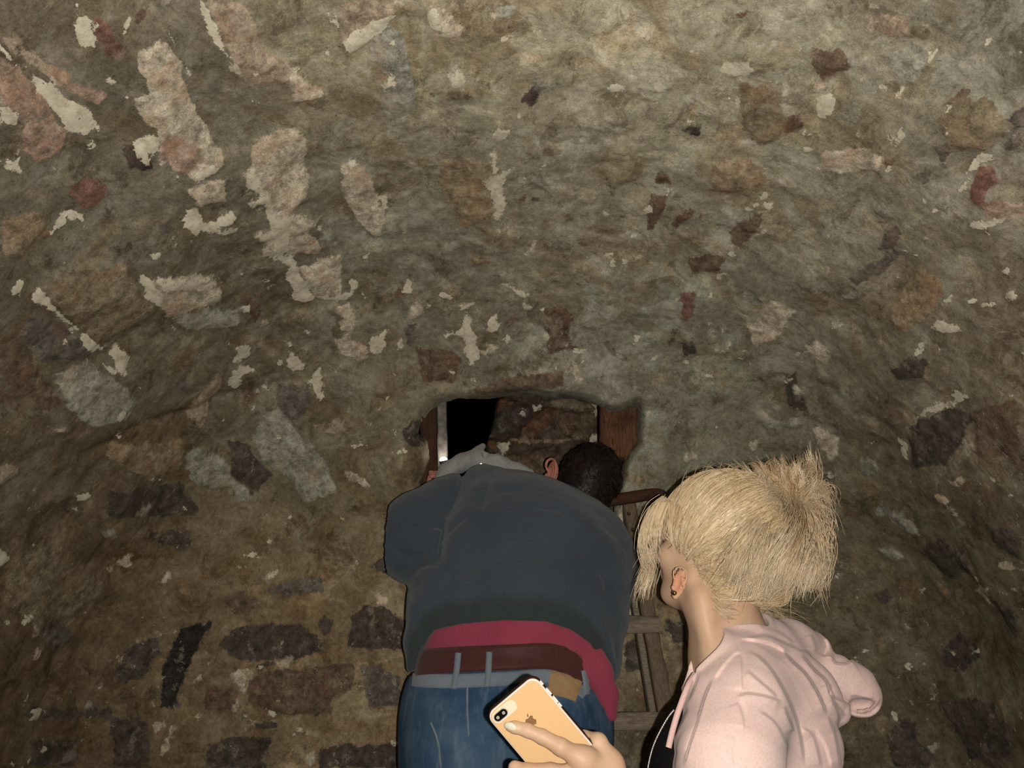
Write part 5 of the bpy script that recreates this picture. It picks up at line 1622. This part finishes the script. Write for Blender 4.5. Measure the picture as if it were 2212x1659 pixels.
# bitten-fruit emblem with its leaf
def emblem():
    a0, b0, s = PW*.5, .0415, .0125
    body = [(0, -.30), (.12, -.36), (.28, -.38), (.42, -.30), (.47, -.22)]
    bite = [(.385, -.12), (.36, .0), (.40, .12), (.50, .20)]
    rest = [(.44, .34), (.33, .49), (.22, .56), (.10, .53), (0, .50), (-.10, .53), (-.22, .56), (-.34, .48), (-.46, .28), (-.52, .05), (-.50, -.15), (-.42, -.30), (-.28, -.38), (-.12, -.36)]
    pr = spline(np.array(body), 14).tolist()+spline(np.array(bite), 10).tolist()+spline(np.array(rest), 40).tolist()[:-1]
    slab('emblem', [(a0+x*s, b0+y*s*1.05) for x, y in pr], -.0006, -.00005, M_logo, 0, 'dark bitten fruit emblem')
    leaf = [(0, -.42), (.02, -.55), (.10, -.66), (.21, -.72), (.22, -.60), (.14, -.48)]
    slab('emblem_leaf', [(a0+x*s, b0+y*s*1.05) for x, y in leaf], -.0006, -.00005, M_logo, 0)
emblem()
for b, L in ((.012, .006), (.024, .010), (.037, .010), (.048, .006)):
    V = [ph(PW-.0008+x, b+y*L, -.0045+z*.0018) for x in (0, .0022) for y in (0, 1) for z in (-1, 1)]
    poly_mesh('side_button', V, [(0, 1, 3, 2), (4, 6, 7, 5), (0, 4, 5, 1), (2, 3, 7, 6), (1, 5, 7, 3), (0, 2, 6, 4)], M_case, PH, bevel=.0005)
# ---------------------------------------------------------------- light and camera
def spot(name, loc, tgt, power, size, blend, radius, col):
    l = bpy.data.lights.new(name, 'SPOT'); l.energy = power; l.spot_size = math.radians(size); l.spot_blend = blend
    l.shadow_soft_size = radius; l.color = col
    o = bpy.data.objects.new(name, l); link(o); o.location = loc
    o.rotation_euler = (Vector(tgt)-Vector(loc)).to_track_quat('-Z', 'Y').to_euler(); return o
flash = spot('camera_flash', (.022, .0, 1.392), tuple(CAM+FW*2+np.array([.05, 0, .05])), 62, 132, 1.0, .004, (1.0, .955, .87))
pl = bpy.data.lights.new('torch_glow', 'POINT'); pl.energy = .035; pl.color = (1, .93, .82); pl.shadow_soft_size = .006
po = bpy.data.objects.new('torch_glow', pl); link(po); po.location = tuple(at_y(958, 985, 2.10))
cam = bpy.data.cameras.new('camera'); cam.sensor_width = 36; cam.lens = 36*FPX/2212; cam.clip_start = .02
co = bpy.data.objects.new('camera', cam); link(co); co.location = tuple(CAM)
co.rotation_euler = (math.pi/2+PITCH, 0, 0)
SC.camera = co
w = bpy.data.worlds.new('world'); SC.world = w; w.use_nodes = True
w.node_tree.nodes['Background'].inputs[0].default_value = (0, 0, 0, 1); w.node_tree.nodes['Background'].inputs[1].default_value = 0
SC.view_settings.view_transform = 'Standard'; SC.view_settings.look = 'None'
SC.view_settings.exposure = 0; SC.view_settings.gamma = 1; SC.view_settings.use_curve_mapping = False
SC.cycles.use_adaptive_sampling = True; SC.cycles.adaptive_threshold = .10; SC.cycles.adaptive_min_samples = 16
SC.cycles.max_bounces = 4; SC.cycles.diffuse_bounces = 1; SC.cycles.glossy_bounces = 2
